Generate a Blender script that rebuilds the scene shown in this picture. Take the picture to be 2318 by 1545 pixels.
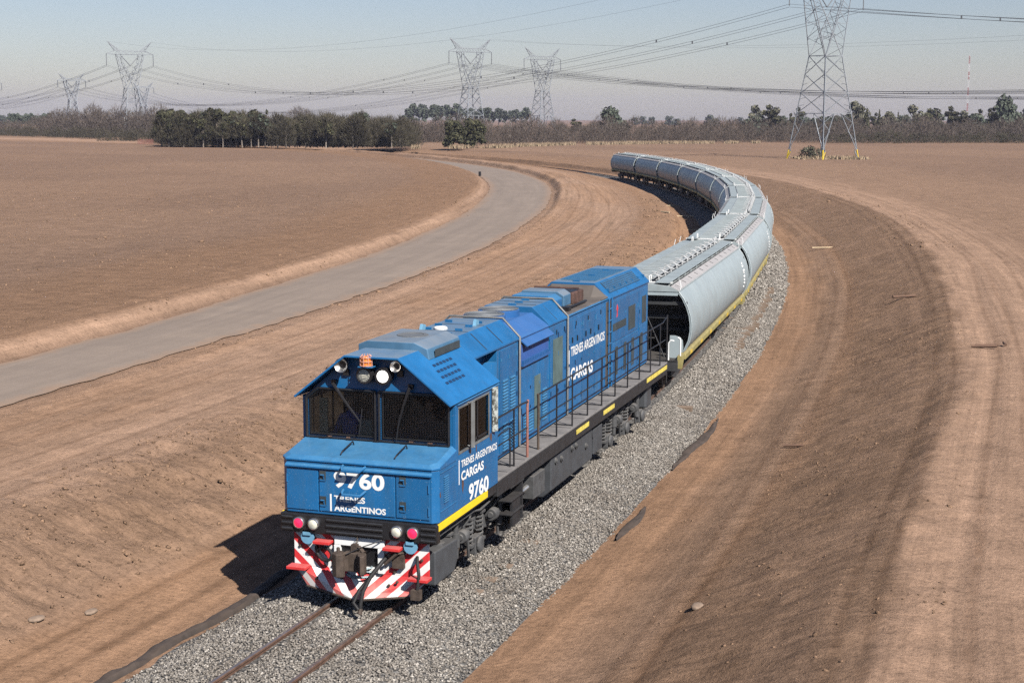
import bpy, math, random
import numpy as np
from mathutils import Vector, Matrix
for o in list(bpy.data.objects): bpy.data.objects.remove(o, do_unlink=True)
SC = bpy.context.scene; COL = SC.collection
R = math.radians
# ---------------------------------------------------------------- camera
CAM = Vector((10.028, -22.040, 8.067)); YAW, PITCH, ROLL, FPX = -0.3223, 0.1479, 0.0011, 3395.8
_fw = Vector((math.sin(YAW)*math.cos(PITCH), math.cos(YAW)*math.cos(PITCH), -math.sin(PITCH)))
_r = Vector((math.cos(YAW), -math.sin(YAW), 0)); _u = _r.cross(_fw)
_r2 = _r*math.cos(ROLL)+_u*math.sin(ROLL); _u2 = -_r*math.sin(ROLL)+_u*math.cos(ROLL)
cd = bpy.data.cameras.new('camera'); cam = bpy.data.objects.new('camera', cd); COL.objects.link(cam)
m = Matrix((( _r2.x,_u2.x,-_fw.x,CAM.x),(_r2.y,_u2.y,-_fw.y,CAM.y),(_r2.z,_u2.z,-_fw.z,CAM.z),(0,0,0,1)))
cam.matrix_world = m
cd.sensor_width = 36; cd.lens = 36*FPX/2318; cd.clip_start = .5; cd.clip_end = 12000
SC.camera = cam
# ---------------------------------------------------------------- light
SUN = Vector((-.573, .486, -.66)).normalized()
w = bpy.data.worlds.new('World'); SC.world = w; w.use_nodes = True
nt = w.node_tree; bg = nt.nodes['Background']
sky = nt.nodes.new('ShaderNodeTexSky'); sky.sky_type = 'NISHITA'; sky.sun_disc = False
sky.sun_elevation = math.asin(-SUN.z); sky.sun_rotation = math.atan2(-SUN.x, -SUN.y)
sky.altitude = 20; sky.air_density = 1.0; sky.dust_density = 0.5; sky.ozone_density = 2.2
tint = nt.nodes.new('ShaderNodeMix'); tint.data_type = 'RGBA'; tint.blend_type = 'MULTIPLY'; tint.inputs[0].default_value = 1; tint.inputs[7].default_value = (1.03, .975, 1.07, 1)   # white balance of the hazy winter sky
nt.links.new(sky.outputs[0], tint.inputs[6]); nt.links.new(tint.outputs[2], bg.inputs[0]); bg.inputs[1].default_value = .054
sl = bpy.data.lights.new('sun', 'SUN'); sl.energy = 5.0; sl.angle = R(.53); sl.color = (1, .95, .88)
so = bpy.data.objects.new('sun', sl); COL.objects.link(so); so.location = (30, -30, 60)
so.rotation_euler = SUN.to_track_quat('-Z', 'Y').to_euler()
SC.view_settings.view_transform = 'Standard'; SC.view_settings.look = 'None'
SC.view_settings.exposure = 0.68; SC.view_settings.gamma = 1
SC.render.engine = 'CYCLES'
SC.cycles.use_denoising = False; SC.cycles.max_bounces = 6; SC.cycles.diffuse_bounces = 0; SC.cycles.transparent_max_bounces = 24
SC.cycles.volume_bounces = 0; SC.cycles.use_adaptive_sampling = True; SC.cycles.adaptive_threshold = .008
try: SC.cycles.denoising_prefilter = 'ACCURATE'
except Exception: pass
rng = np.random.default_rng(7); random.seed(7)
RC, YC = 381.3, 4.9                                  # the curve: radius and where its tangent is the locomotive's axis
def trk(s, off=0., z=0.):
    a = (s-YC)/RC
    return Vector((-RC+(RC+off)*math.cos(a), YC+(RC+off)*math.sin(a), z))
RH = Vector((math.cos(YAW), -math.sin(YAW), 0)); FH = Vector((math.sin(YAW), math.cos(YAW), 0))
def far(u, dep, z=1.5):                              # a spot dep metres ahead on the plain, on the bearing of photo column u
    t = dep*math.cos(PITCH)+(CAM.z-z)*math.sin(PITCH)
    p = CAM+FH*dep+RH*((u-1159)/FPX*t); p.z = z
    return p
# ---------------------------------------------------------------- materials
def newmat(name):
    m = bpy.data.materials.new(name); m.use_nodes = True
    nt = m.node_tree; return m, nt, nt.nodes['Principled BSDF']
def node(nt, t, **kw):
    n = nt.nodes.new(t)
    for k, v in kw.items(): setattr(n, k, v)
    return n
def noise(nt, scale, detail=4, rough=.6, vec=None, dim='3D'):
    n = node(nt, 'ShaderNodeTexNoise'); n.inputs['Scale'].default_value = scale
    n.inputs['Detail'].default_value = detail; n.inputs['Roughness'].default_value = rough
    if vec is not None: nt.links.new(vec, n.inputs['Vector'])
    return n
def ramp(nt, fac, stops):
    r = node(nt, 'ShaderNodeValToRGB'); e = r.color_ramp.elements
    while len(e) < len(stops): e.new(.5)
    for i, (p, c) in enumerate(stops):
        e[i].position = p; e[i].color = (c if len(c) == 4 else tuple(c)+(1,)) if not isinstance(c, (int, float)) else (c, c, c, 1)
    nt.links.new(fac, r.inputs[0]); return r
def mix(nt, a, b, fac, mode='MIX'):
    n = node(nt, 'ShaderNodeMix', data_type='RGBA', blend_type=mode)
    for s, v in ((0, fac), (6, a), (7, b)):
        if isinstance(v, (int, float)): n.inputs[s].default_value = v
        elif isinstance(v, tuple): n.inputs[s].default_value = v if len(v) == 4 else v+(1,)
        else: nt.links.new(v, n.inputs[s])
    return n.outputs[2]
def math_(nt, op, a, b=None):
    n = node(nt, 'ShaderNodeMath', operation=op)
    for i, v in enumerate((a, b)):
        if v is None: continue
        if isinstance(v, (int, float)): n.inputs[i].default_value = v
        else: nt.links.new(v, n.inputs[i])
    return n.outputs[0]
def bump(nt, bs, height, strength, dist=.02):
    b = node(nt, 'ShaderNodeBump'); b.inputs['Strength'].default_value = strength; b.inputs['Distance'].default_value = dist
    nt.links.new(height, b.inputs['Height']); nt.links.new(b.outputs[0], bs.inputs['Normal']); return b
def mat(name, col, rough=.6, metal=0., var=.12, vs=4., bmp=0., bs_=40., dust=0., dcol=(.30, .27, .24), rust=0., rcol=(.16, .06, .03), emit=0., dlo=.25, chip=0., streak=0., scol=(.10, .09, .08)):
    """paint or metal with uneven tone, dust lying on what faces up, rust spots"""
    m, nt, b = newmat(name)
    tc = node(nt, 'ShaderNodeTexCoord').outputs['Object']
    n = noise(nt, vs, 6, .65, tc)
    lo = tuple(c*(1-var) for c in col); hi = tuple(min(1, c*(1+var)) for c in col)
    c = ramp(nt, n.outputs[0], [(.3, lo), (.7, hi)]).outputs[0]
    if dust:
        g = node(nt, 'ShaderNodeNewGeometry'); sx = node(nt, 'ShaderNodeSeparateXYZ'); nt.links.new(g.outputs['Normal'], sx.inputs[0])
        up = ramp(nt, sx.outputs[2], [(dlo, 0.), (max(.95, dlo+.05), 1.)]).outputs[0]
        n2 = noise(nt, 2.3, 6, .7, tc); f = ramp(nt, n2.outputs[0], [(.3, dust*.45), (.7, dust)]).outputs[0]
        c = mix(nt, c, dcol, math_(nt, 'MULTIPLY', up, f))
    if streak:
        mp = node(nt, 'ShaderNodeMapping'); nt.links.new(tc, mp.inputs[0]); mp.inputs['Scale'].default_value = (3.2, 3.2, .35)
        n4 = noise(nt, 1.5, 6, .7, mp.outputs[0]); n5 = noise(nt, .35, 3, .6, tc)
        f = math_(nt, 'MULTIPLY', ramp(nt, n4.outputs[0], [(.48, 0.), (.75, streak)]).outputs[0], ramp(nt, n5.outputs[0], [(.3, .35), (.7, 1.)]).outputs[0])
        c = mix(nt, c, scol, f)
        oi = node(nt, 'ShaderNodeObjectInfo').outputs['Random']; c = mix(nt, c, ramp(nt, oi, [(0, .90), (1, 1.08)]).outputs[0], 1., 'MULTIPLY')
    if chip:
        n6 = noise(nt, 42, 3, .6, tc); c = mix(nt, c, (.26, .36, .42), math_(nt, 'MULTIPLY', ramp(nt, n6.outputs[0], [(.66, 0.), (.70, 1.)]).outputs[0], chip))
    if rust:
        n3 = noise(nt, 9, 5, .7, tc); f = ramp(nt, n3.outputs[0], [(1-rust, 0.), (min(1, 1-rust+.06), 1.)]).outputs[0]
        c = mix(nt, c, rcol, f)
    nt.links.new(c, b.inputs['Base Color'])
    b.inputs['Metallic'].default_value = metal
    rr = ramp(nt, n.outputs[0], [(.3, max(0, rough-.1)), (.7, min(1, rough+.1))]); nt.links.new(rr.outputs[0], b.inputs['Roughness'])
    if bmp: bump(nt, b, noise(nt, bs_, 4, .6, tc).outputs[0], bmp, .01)
    if emit:
        b.inputs['Emission Color'].default_value = tuple(col)+(1,); b.inputs['Emission Strength'].default_value = emit
    return m
# ---------------------------------------------------------------- mesh builder
class MB:
    def __init__(s): s.v = []; s.f = []; s.mi = []; s.cur = 0
    def add(s, vs, fs):
        k = len(s.v); s.v += [tuple(v) for v in vs]; s.f += [tuple(i+k for i in f) for f in fs]; s.mi += [s.cur]*len(fs); return s
    def box(s, x0, x1, y0, y1, z0, z1):
        return s.add([(x, y, z) for z in (z0, z1) for y in (y0, y1) for x in (x0, x1)],
                     [(0, 2, 3, 1), (4, 5, 7, 6), (0, 1, 5, 4), (1, 3, 7, 5), (3, 2, 6, 7), (2, 0, 4, 6)])
    def obox(s, c, ax, ay, az):                       # oriented box: centre and three half-axes
        c, ax, ay, az = map(Vector, (c, ax, ay, az))
        return s.add([c+ax*x+ay*y+az*z for z in (-1, 1) for y in (-1, 1) for x in (-1, 1)],
                     [(0, 2, 3, 1), (4, 5, 7, 6), (0, 1, 5, 4), (1, 3, 7, 5), (3, 2, 6, 7), (2, 0, 4, 6)])
    def prism(s, prof, a0, a1, axis='y', cap=True):   # profile of (p,q) swept along axis; axis y: (x,z), x: (y,z), z: (x,y)
        n = len(prof)
        def P(p, q, a): return {'y': (p, a, q), 'x': (a, p, q), 'z': (p, q, a)}[axis]
        vs = [P(p, q, a0) for p, q in prof]+[P(p, q, a1) for p, q in prof]
        fs = [(i, (i+1) % n, n+(i+1) % n, n+i) for i in range(n)]
        if cap: fs += [tuple(range(n))[::-1], tuple(range(n, 2*n))]
        return s.add(vs, fs)
    def bar(s, p0, p1, r, n=6, r1=None, cap=True):
        p0, p1 = Vector(p0), Vector(p1); d = p1-p0
        if d.length < 1e-6: return s
        d.normalize(); a = d.cross(Vector((0, 0, 1)) if abs(d.z) < .9 else Vector((1, 0, 0))).normalized(); b = d.cross(a)
        r1 = r if r1 is None else r1
        vs = []
        for p, q in ((p0, r), (p1, r1)):
            for i in range(n):
                t = 2*math.pi*i/n+math.pi/4; vs.append(p+(a*math.cos(t)+b*math.sin(t))*q)
        fs = [(i, (i+1) % n, n+(i+1) % n, n+i) for i in range(n)]
        if cap: fs += [tuple(range(n))[::-1], tuple(range(n, 2*n))]
        return s.add(vs, fs)
    def tube(s, pts, r, n=6):
        pts = [Vector(p) for p in pts]; rings = []; a = None
        for i, p in enumerate(pts):
            d = (pts[min(i+1, len(pts)-1)]-pts[max(i-1, 0)]).normalized()
            if a is None: a = d.cross(Vector((0, 0, 1)) if abs(d.z) < .9 else Vector((1, 0, 0))).normalized()
            a = (a-d*a.dot(d)).normalized(); b = d.cross(a)
            rr = r[i] if isinstance(r, (list, tuple)) else r
            rings.append([p+(a*math.cos(2*math.pi*k/n)+b*math.sin(2*math.pi*k/n))*rr for k in range(n)])
        vs = [v for q in rings for v in q]; fs = []
        for i in range(len(pts)-1):
            for k in range(n): fs.append((i*n+k, i*n+(k+1) % n, (i+1)*n+(k+1) % n, (i+1)*n+k))
        fs += [tuple(range(n))[::-1], tuple(range((len(pts)-1)*n, len(pts)*n))]
        return s.add(vs, fs)
    def loft(s, rings, close=True, cap=True):
        n = len(rings[0]); vs = [v for q in rings for v in q]; fs = []
        for i in range(len(rings)-1):
            for k in range(n if close else n-1): fs.append((i*n+k, i*n+(k+1) % n, (i+1)*n+(k+1) % n, (i+1)*n+k))
        if cap: fs += [tuple(range(n))[::-1], tuple(range((len(rings)-1)*n, len(rings)*n))]
        return s.add(vs, fs)
    def lathe(s, c, d, prof, n=20):                    # prof of (along, radius) about axis d from c
        c, d = Vector(c), Vector(d).normalized(); a = d.cross(Vector((0, 0, 1)) if abs(d.z) < .9 else Vector((1, 0, 0))).normalized(); b = d.cross(a)
        return s.loft([[c+d*t+(a*math.cos(2*math.pi*k/n)+b*math.sin(2*math.pi*k/n))*r for k in range(n)] for t, r in prof])
    def poly(s, pts): return s.add(pts, [tuple(range(len(pts)))])
    def plate(s, pts, th):                             # a flat polygon given thickness th along its normal
        P = [Vector(p) for p in pts]; nrm = (P[1]-P[0]).cross(P[2]-P[0]).normalized()*th; n = len(P)
        return s.add(P+[p-nrm for p in P], [tuple(range(n)), tuple(range(n, 2*n))[::-1]]+[(i, n+i, n+(i+1) % n, (i+1) % n) for i in range(n)])
    def build(s, name, mats, parent=None, bevel=0., smooth=None, label=None, kind=None, seg=2):
        me = bpy.data.meshes.new(name); me.from_pydata(s.v, [], s.f)
        ms = mats if isinstance(mats, (list, tuple)) else [mats]
        for q in ms: me.materials.append(q)
        if len(ms) > 1: me.polygons.foreach_set('material_index', s.mi)
        import bmesh
        b = bmesh.new(); b.from_mesh(me); bmesh.ops.recalc_face_normals(b, faces=b.faces); b.to_mesh(me); b.free()
        o = bpy.data.objects.new(name, me); COL.objects.link(o)
        if parent is not None:
            o.parent = parent
            off = ORG.get(parent.name)
            if off is not None:
                ORG[o.name] = off; me.transform(Matrix.Translation(-off))
        if smooth is not None:
            me.shade_smooth()
            at = me.attributes.new('sharp_edge', 'BOOLEAN', 'EDGE')
            b = bmesh.new(); b.from_mesh(me); flags = []
            for e in b.edges:
                flags.append(len(e.link_faces) != 2 or e.calc_face_angle(0) > R(smooth))
            b.free(); me.attributes['sharp_edge'].data.foreach_set('value', flags)
        if bevel:
            md = o.modifiers.new('bevel', 'BEVEL'); md.width = bevel; md.segments = seg; md.limit_method = 'ANGLE'; md.angle_limit = R(35)
        if label: o['label'] = label
        if kind: o['kind'] = kind
        return o
ORG = {}
def split_mb(mb, tol=.015):
    """loose shapes of a builder, those that touch kept together, each group a builder of its own"""
    n = len(mb.v); par = list(range(n))
    def f(a):
        while par[a] != a: par[a] = par[par[a]]; a = par[a]
        return a
    for q in mb.f:
        for a in q[1:]: par[f(a)] = f(q[0])
    box = {}
    for i, v in enumerate(mb.v):
        b = box.setdefault(f(i), [list(v), list(v)])
        for k in range(3): b[0][k] = min(b[0][k], v[k]); b[1][k] = max(b[1][k], v[k])
    ks = list(box)
    for i, a in enumerate(ks):
        for c in ks[:i]:
            if all(box[a][0][k] <= box[c][1][k]+tol and box[c][0][k] <= box[a][1][k]+tol for k in range(3)): par[f(a)] = f(c)
    out = {}
    for q, mi in zip(mb.f, mb.mi): out.setdefault(f(q[0]), []).append((q, mi))
    res = []
    for fs in out.values():
        m = MB(); ix = {}
        for q, mi in fs:
            for a in q:
                if a not in ix: ix[a] = len(m.v); m.v.append(mb.v[a])
            m.f.append(tuple(ix[a] for a in q)); m.mi.append(mi)
        res.append(m)
    return res
def each(mb, name, mats, parent=None, *a, **k): return [q.build(name, mats, parent, *a, **k) for q in split_mb(mb)]
def thing(name, loc, label, cat, group=None, rz=0., absolute=False):
    o = bpy.data.objects.new(name, None); COL.objects.link(o); o.empty_display_size = .3
    o.location = loc; o.rotation_euler = (0, 0, rz); o['label'] = label; o['category'] = cat
    if group: o['group'] = group
    if absolute: ORG[o.name] = Vector(loc)
    return o
def tag(o, label, cat, group=None):
    o['label'] = label; o['category'] = cat
    if group: o['group'] = group
    return o
def kids(o): return [c for c in bpy.data.objects if c.parent == o]
def copy_tree(o, parent=None):
    c = o.copy(); COL.objects.link(c); c.parent = parent
    for ch in kids(o): copy_tree(ch, c)
    return c
def npmesh(name, V, F, mats, col=None, smooth=False, parent=None):
    """mesh from numpy arrays; F is (n,3) or (n,4); col is an optional per-vertex colour"""
    me = bpy.data.meshes.new(name); V = np.ascontiguousarray(V, np.float32); F = np.ascontiguousarray(F, np.int32); k = F.shape[1]
    me.vertices.add(len(V)); me.vertices.foreach_set('co', V.ravel())
    me.loops.add(F.size); me.loops.foreach_set('vertex_index', F.ravel())
    me.polygons.add(len(F)); me.polygons.foreach_set('loop_start', np.arange(0, F.size, k, dtype=np.int32))
    me.update(calc_edges=True)
    if smooth: me.polygons.foreach_set('use_smooth', np.ones(len(F), bool))
    if col is not None:
        a = me.attributes.new('soil', 'FLOAT_COLOR', 'POINT'); c4 = np.ones((len(V), 4), np.float32); c4[:, :3] = col; a.data.foreach_set('color', c4.ravel())
    for q in (mats if isinstance(mats, (list, tuple)) else [mats]): me.materials.append(q)
    o = bpy.data.objects.new(name, me); COL.objects.link(o); o.parent = parent
    return o
def vnoise(x, y, seed=0):
    xi = np.floor(x).astype(np.int64); yi = np.floor(y).astype(np.int64); fx = x-xi; fy = y-yi
    fx = fx*fx*(3-2*fx); fy = fy*fy*(3-2*fy)
    def h(a, b):
        n = (a*374761393+b*668265263+seed*982451653) & 0x7fffffff
        n = ((n ^ (n >> 13))*1274126177) & 0x7fffffff
        n = (n ^ (n >> 16)) & 0xffff
        return n/65535.
    return (h(xi, yi)*(1-fx)+h(xi+1, yi)*fx)*(1-fy)+(h(xi, yi+1)*(1-fx)+h(xi+1, yi+1)*fx)*fy
def fbm(x, y, oct=4, seed=0, gain=.5):
    t = 0; a = 1; s = 0
    for i in range(oct): t = t+a*vnoise(x*2**i, y*2**i, seed+i); s += a; a *= gain
    return t/s
def sstep(a, b, x):
    t = np.clip((x-a)/(b-a), 0, 1); return t*t*(3-2*t)
# ---------------------------------------------------------------- lettering (Blender's built-in face, emboldened), made into meshes first
TXT = {}
def _prep(lines):
    obs = []
    for key, t, bold in lines:
        cu = bpy.data.curves.new('t', 'FONT'); cu.body = t; cu.size = 1; cu.offset = bold; cu.extrude = 0; cu.resolution_u = 4
        o = bpy.data.objects.new('t', cu); COL.objects.link(o); obs.append((key, o))
    dg = bpy.context.evaluated_depsgraph_get()
    for key, o in obs:
        me = bpy.data.meshes.new_from_object(o.evaluated_get(dg))
        v = np.array([p.co[:] for p in me.vertices]); f = [tuple(p.vertices) for p in me.polygons]
        lo, hi = v[:, :2].min(0), v[:, :2].max(0)
        TXT[key] = ((v[:, :2]-lo)/(hi-lo), f); bpy.data.meshes.remove(me); cu = o.data; bpy.data.objects.remove(o); bpy.data.curves.remove(cu)
_prep([('9760', '9760', .034), ('TRENES', 'TRENES', .032), ('ARGENTINOS', 'ARGENTINOS', .032), ('TA', 'TRENES ARGENTINOS', .02), ('CARGAS', 'CARGAS', .032)])
def text(mb, key, o, ex, ey, skew=0.):                # fitted into the rectangle o, o+ex, o+ey
    v, f = TXT[key]; o, ex, ey = Vector(o), Vector(ex), Vector(ey); th = ex.cross(ey).normalized()*.002
    mb.add([o+ex*(a+skew*b)+ey*b+th for a, b in v], f); return mb
# ================================================================ the ground: one sheet in curve coordinates
def seq(*parts):
    out = []
    for a, b, st in parts: out.append(np.arange(a, b, st))
    return np.concatenate(out)
OFF = np.concatenate([-np.geomspace(330, 31, 26), seq((-30, -21, .6), (-21, -3, .16), (-3, 3, .5), (3, 14, .14), (14, 40, 1.3)), np.geomspace(40, 3600, 46)])
S = np.concatenate([np.array([-130, -100, -75, -55, -40, -30, -22, -17]), seq((-13, 40, .16), (40, 75, .3), (75, 130, .6), (130, 340, 1.5), (340, 600, 6), (600, 1200, 22))])
so_, oo_ = np.meshgrid(S, OFF, indexing='ij')
def prof(tab, x): return np.interp(x, [t[0] for t in tab], [t[1] for t in tab])
RT = [(-150, -14), (9, -14), (16, -14.2), (40, -14.2), (60, -14.4), (83, -14.9), (114, -15), (154, -14.3), (192, -14.1), (238, -15), (275, -15.2), (400, -15.2)]
LT = [(-150, -18.1), (15, -18.2), (23, -18.3), (37, -19.1), (50, -19.4), (78, -20.4), (114, -21.1), (148, -20.9), (184, -20.5), (238, -19.2), (275, -17.5), (400, -16.5)]
CT = [(-150, 8.5), (-3, 8.65), (0, 8.47), (4, 8.47), (11, 8.64), (21, 9.0), (37, 9.1), (61, 9.7), (87, 10.3), (110, 10.5), (152, 11.9), (260, 13)]
def warp(s, o):                                          # the crest of the right bank draws away from the track along the line
    cr = prof(CT, s); k = (9.0-4.4)/(cr-4.4)
    return np.where(o > cr, o-(cr-9.0), np.where(o > 4.4, 4.4+(o-4.4)*k, o))
def height(s, o, detail=True):
    o = warp(s, o)
    near = 1/(1+np.exp((s-150)/40))                      # the cut runs out far along the line
    wob = (fbm(s*.09, o*.3+3, 3, 11)-.5)
    ow = o+wob*1.1*sstep(3.6, 6, np.abs(o))
    right = prof([(0, -.47), (2.3, -.45), (3.0, -.40), (4.3, -.30), (5.3, -.08), (8.4, 1.03), (9.1, 1.17), (10.5, 1.20), (14, 1.18), (24, 1.25), (60, 1.5)], ow)
    right2 = prof([(0, -.47), (2.3, -.45), (3, -.38), (3.6, -.2), (4.3, .62), (9, .95), (14, 1.3), (30, 1.5)], ow)
    right = right*near+right2*(1-near)
    lft = -ow
    L1 = prof([(0, -.47), (2.3, -.45), (3.1, -.40), (4.6, -.30), (5.3, -.08), (6.9, .62), (8.2, .80), (13.8, .80), (30, 1.2), (60, 1.5)], lft)   # the long bank by the engine
    L2 = prof([(0, -.47), (2.3, -.45), (3.0, -.42), (3.9, -.32), (4.9, .62), (6.5, .80), (13.8, .80), (30, 1.2), (60, 1.5)], lft)               # steeper farther on
    k = sstep(25, 70, s); left = L1*(1-k)+L2*k
    rl, rr = prof(LT, s), prof(RT, s)
    inroad = sstep(rl-.5, rl, o)*(1-sstep(rr+.2, rr+1.1, o))
    verge = .06*np.exp(-((o-rr-.9)/.45)**2)*(.4+1.2*fbm(s*.7, o*.5, 3, 5))+.16*np.exp(-((o-rl+.9)/.5)**2)*(.4+1.2*fbm(s*.6, o*.5, 3, 6))
    left = np.where(lft > 11, left+(sstep(0, 1.5, rl-o)*.28)*np.exp(-np.maximum(rl-o-6, 0)/14.), left)
    far_ = sstep(80, 120, s)*(1-sstep(300, 340, s)); verge = verge+far_*.55*sstep(rr+.05, rr+.45, o)*(1-sstep(rr+2, rr+7, o))*(.6+.8*fbm(s*.25, o*.6, 3, 15))
    z = np.where(o >= 0, right, left)+verge
    z = z*(1-inroad)+.80*inroad*1.0
    if detail:
        bankL = np.exp(-((o+6.6)/1.5)**2)*(1-sstep(70, 140, s)); bankL = bankL+.6*np.exp(-((o+9)/2.)**2)*sstep(-5, 5, s)*0
        bankR = sstep(5.2, 6, o)*(1-sstep(9.4, 10.4, o))
        c1 = fbm(s*2.6, o*2.6, 4, 21, .6)-.5; c2 = fbm(s*.8, o*.8, 4, 22)-.5
        ridg = 1-np.abs(2*fbm(s*1.3, o*1.3, 4, 23)-1)
        fade = 1/(1+np.maximum(s-40, 0)/60)
        lump = sstep(.5, .72, fbm(s*.35, o*.5, 3, 77))
        z = z+fade*(bankL*(.22*c1+.30*c2+lump*.34*(ridg-.6))+bankR*(.09*c1+.14*c2)+.02*c1*sstep(2.8, 4, np.abs(o)))*(1-inroad)
        # crest of the right cut: crumbly edge and pressed tyre ruts; ruts on the shoulders
        z = z+fade*.10*np.exp(-((o-8.9)/.35)**2)*(fbm(s*1.5, o*2, 3, 31)-.35)
        for c, wd, dp in ((8.15, .10, .05), (8.55, .10, .05), (10.4, .3, .05), (12.0, .3, .05), (5.25, .16, .035), (3.7, .25, .02), (-3.7, .16, .03), (-9.0, .25, .02), (-10.7, .25, .02)):
            oo = c+.35*np.sin(s*.045+c)*(1 if abs(c) > 6 else .3)
            z = z-fade*dp*np.exp(-((o-oo)/wd)**2)*(.5+fbm(s*.3, o*0+c, 2, 41))
        gl = 1-np.abs(2*fbm(s*1.1+o*.15, o*.22, 3, 101)-1); z = z-fade*.10*sstep(.86, .98, gl)*(np.exp(-((o+5.9)/1.2)**2)*(1-sstep(60, 120, s))+.6*np.exp(-((o-6.8)/1.6)**2))
        z = z+.35*(fbm(s*.012, o*.012, 3, 51)-.5)*sstep(30, 120, np.abs(o))
    return z
zz = height(so_, oo_)
def soil(s, o):
    """albedo of the kinds of soil: packed lanes, orange shoulders, turned-over brown banks, grey-brown stubble field"""
    tan = np.array([.315, .204, .139]); org = np.array([.285, .171, .104]); brn = np.array([.222, .141, .092]); mid = np.array([.268, .172, .115])
    fld = np.array([.205, .132, .091]); gry = np.array([.33, .262, .22])
    o = warp(s, o)
    def lay(c, col, m): return c*(1-m[..., None])+col*m[..., None]
    n1 = fbm(s*.05, o*.22, 4, 61); n2 = fbm(s*.4, o*.9, 4, 62); n3 = fbm(s*.02, o*.05, 3, 63)
    c = np.zeros(s.shape+(3,))+fld
    c = lay(c, mid, sstep(.40, .7, n3)*.5)
    e = 1.2*(n2-.5)
    rl, rr = prof(LT, s), prof(RT, s)
    # right side
    c = lay(c, mid, sstep(12.0, 13.5, o+e)*(1-sstep(20, 42, o))*.7)
    lane = sstep(8.9, 9.5, o+e*.8)*(1-sstep(12.2, 14.2, o+e*1.5))*(1-sstep(190, 260, s))
    c = lay(c, tan, lane*(.75+.25*n1))
    c = lay(c, tan*1.06, lane*sstep(.5, .7, fbm(s*.05, o*2.2, 3, 65))*.6)
    bank = sstep(3.4, 4.3, o+e)*(1-sstep(8.8, 9.3, o+e*.7))
    c = lay(c, brn, bank*(1-.35*sstep(100, 200, s)))
    c = lay(c, mid, bank*sstep(.52, .74, fbm(s*.25, o*.8, 4, 66))*.55)
    sh = sstep(2.2, 2.5, o)*(1-sstep(3.3, 4.3+.8*sstep(25, 50, s), o+e))
    c = lay(c, org, sh*(.8+.2*n1)); c = lay(c, mid, sh*sstep(.5, .68, fbm(s*.3, o*.7, 4, 67))*.7*sstep(3.0, 4.0, o))
    tr = np.exp(-((o-5.25-.3*np.sin(s*.05))/.28)**2)*(1-sstep(70, 110, s))
    c = lay(c, mid*1.08, np.exp(-((o-4.75-.3*np.sin(s*.05))/.55)**2)*(1-sstep(70, 110, s))*.65); c = lay(c, org, tr*.6)
    for q_, wd in ((8.45, .10), (8.95, .10)): c = lay(c, brn*.72, np.exp(-((o-q_-.25*np.sin(s*.09))/wd)**2)*(1-sstep(16, 24, s))*.25)
    c = lay(c, tan*.95, np.exp(-((o-8.7-.25*np.sin(s*.09))/.10)**2)*(1-sstep(16, 24, s))*.2)
    # left side
    shl = sstep(2.3, 2.7, -o)*(1-sstep(4.4, 5.2, -o+e)); c = lay(c, org*1.04, shl*(.85+.15*n1))
    bl = sstep(4.5, 5.2, -o+e)*(1-sstep(6.8, 8.4, -o+e*1.3)); c = lay(c, mid*.97, bl*(1-.5*sstep(40, 90, s))); c = lay(c, org, bl*sstep(30, 90, s)*.8)
    c = lay(c, brn*1.15, bl*sstep(.5, .7, n2)*.55)
    ln = sstep(6.9, 8.2, -o+e)*(1-sstep(-.6, .2, -(o-rr)))
    c = lay(c, tan, ln*(1-sstep(200, 280, s)*.3)); c = lay(c, org, ln*sstep(.45, .65, n1)*.55)
    c = lay(c, mid, ln*sstep(.52, .7, fbm(s*.04, o*1.6, 4, 68))*.5)
    c = lay(c, tan*1.1, np.exp(-((o-rr-.5)/.35)**2)*.6*sstep(.4, .6, n2)); c = lay(c, tan*1.15, np.exp(-((o-rl+.55)/.3)**2)*.8)
    vg = sstep(.6, 1.2, rl-o)*(1-sstep(6, 11, rl-o+3*(n1-.5))); c = lay(c, org*.80, vg*.75)
    # the bed goes on beyond the train; pale haul strips along the wood; a grey spill on the right
    bed = sstep(190, 240, s)*np.exp(-((o+2)/9.)**2); c = lay(c, org*1.02, bed*.8)
    st = sstep(230, 300, s)*(np.exp(-((o-2-(s-300)*.05)/2.0)**2)+.8*np.exp(-((o+9-(s-300)*.09)/2.2)**2)); c = lay(c, tan*1.12, np.clip(st, 0, 1)*.9)
    sp = np.exp(-((o-38)/9.)**2-((s-66)/9.)**2); c = lay(c, gry, np.clip(sp, 0, 1)*.9*sstep(.35, .6, n2))
    sp = np.exp(-((o-24)/3.)**2-((s-62)/3.)**2)+np.exp(-((o-17.5)/1.6)**2-((s-47)/2.5)**2); c = lay(c, brn*.7, np.clip(sp, 0, 1)*.8*sstep(.4, .6, n2))
    # long low line across the far right field
    c = lay(c, tan*1.1, np.exp(-((o-90-(s-130)*-.55)/.9)**2)*.7*sstep(60, 80, o)*(1-sstep(110, 170, o)))
    c = c*(.90+.2*fbm(s*1.9, o*1.9, 3, 70))[..., None]
    return c
def rough_mask(s, o):
    """1 where the earth is turned over (banks, field), near 0 on packed lanes"""
    o = warp(s, o); rl, rr = prof(LT, s), prof(RT, s); e = 1.6*(fbm(s*.35, o*.7, 4, 62)-.5)
    m = sstep(4.0, 5.0, o+e)*(1-sstep(8.8, 9.6, o+e)); m = m+.85*sstep(13, 17, o+e)
    m = m+.9*sstep(4.6, 5.6, -o+e)*(1-sstep(7.2, 9.4, -o+e)); m = m+.9*sstep(.8, 3, rl-o+e)
    m = m+.5*np.exp(-((o-rr-.7)/.5)**2)
    return np.clip(m, 0, 1)
cc = soil(so_, oo_)
ang = (so_-YC)/RC
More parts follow.
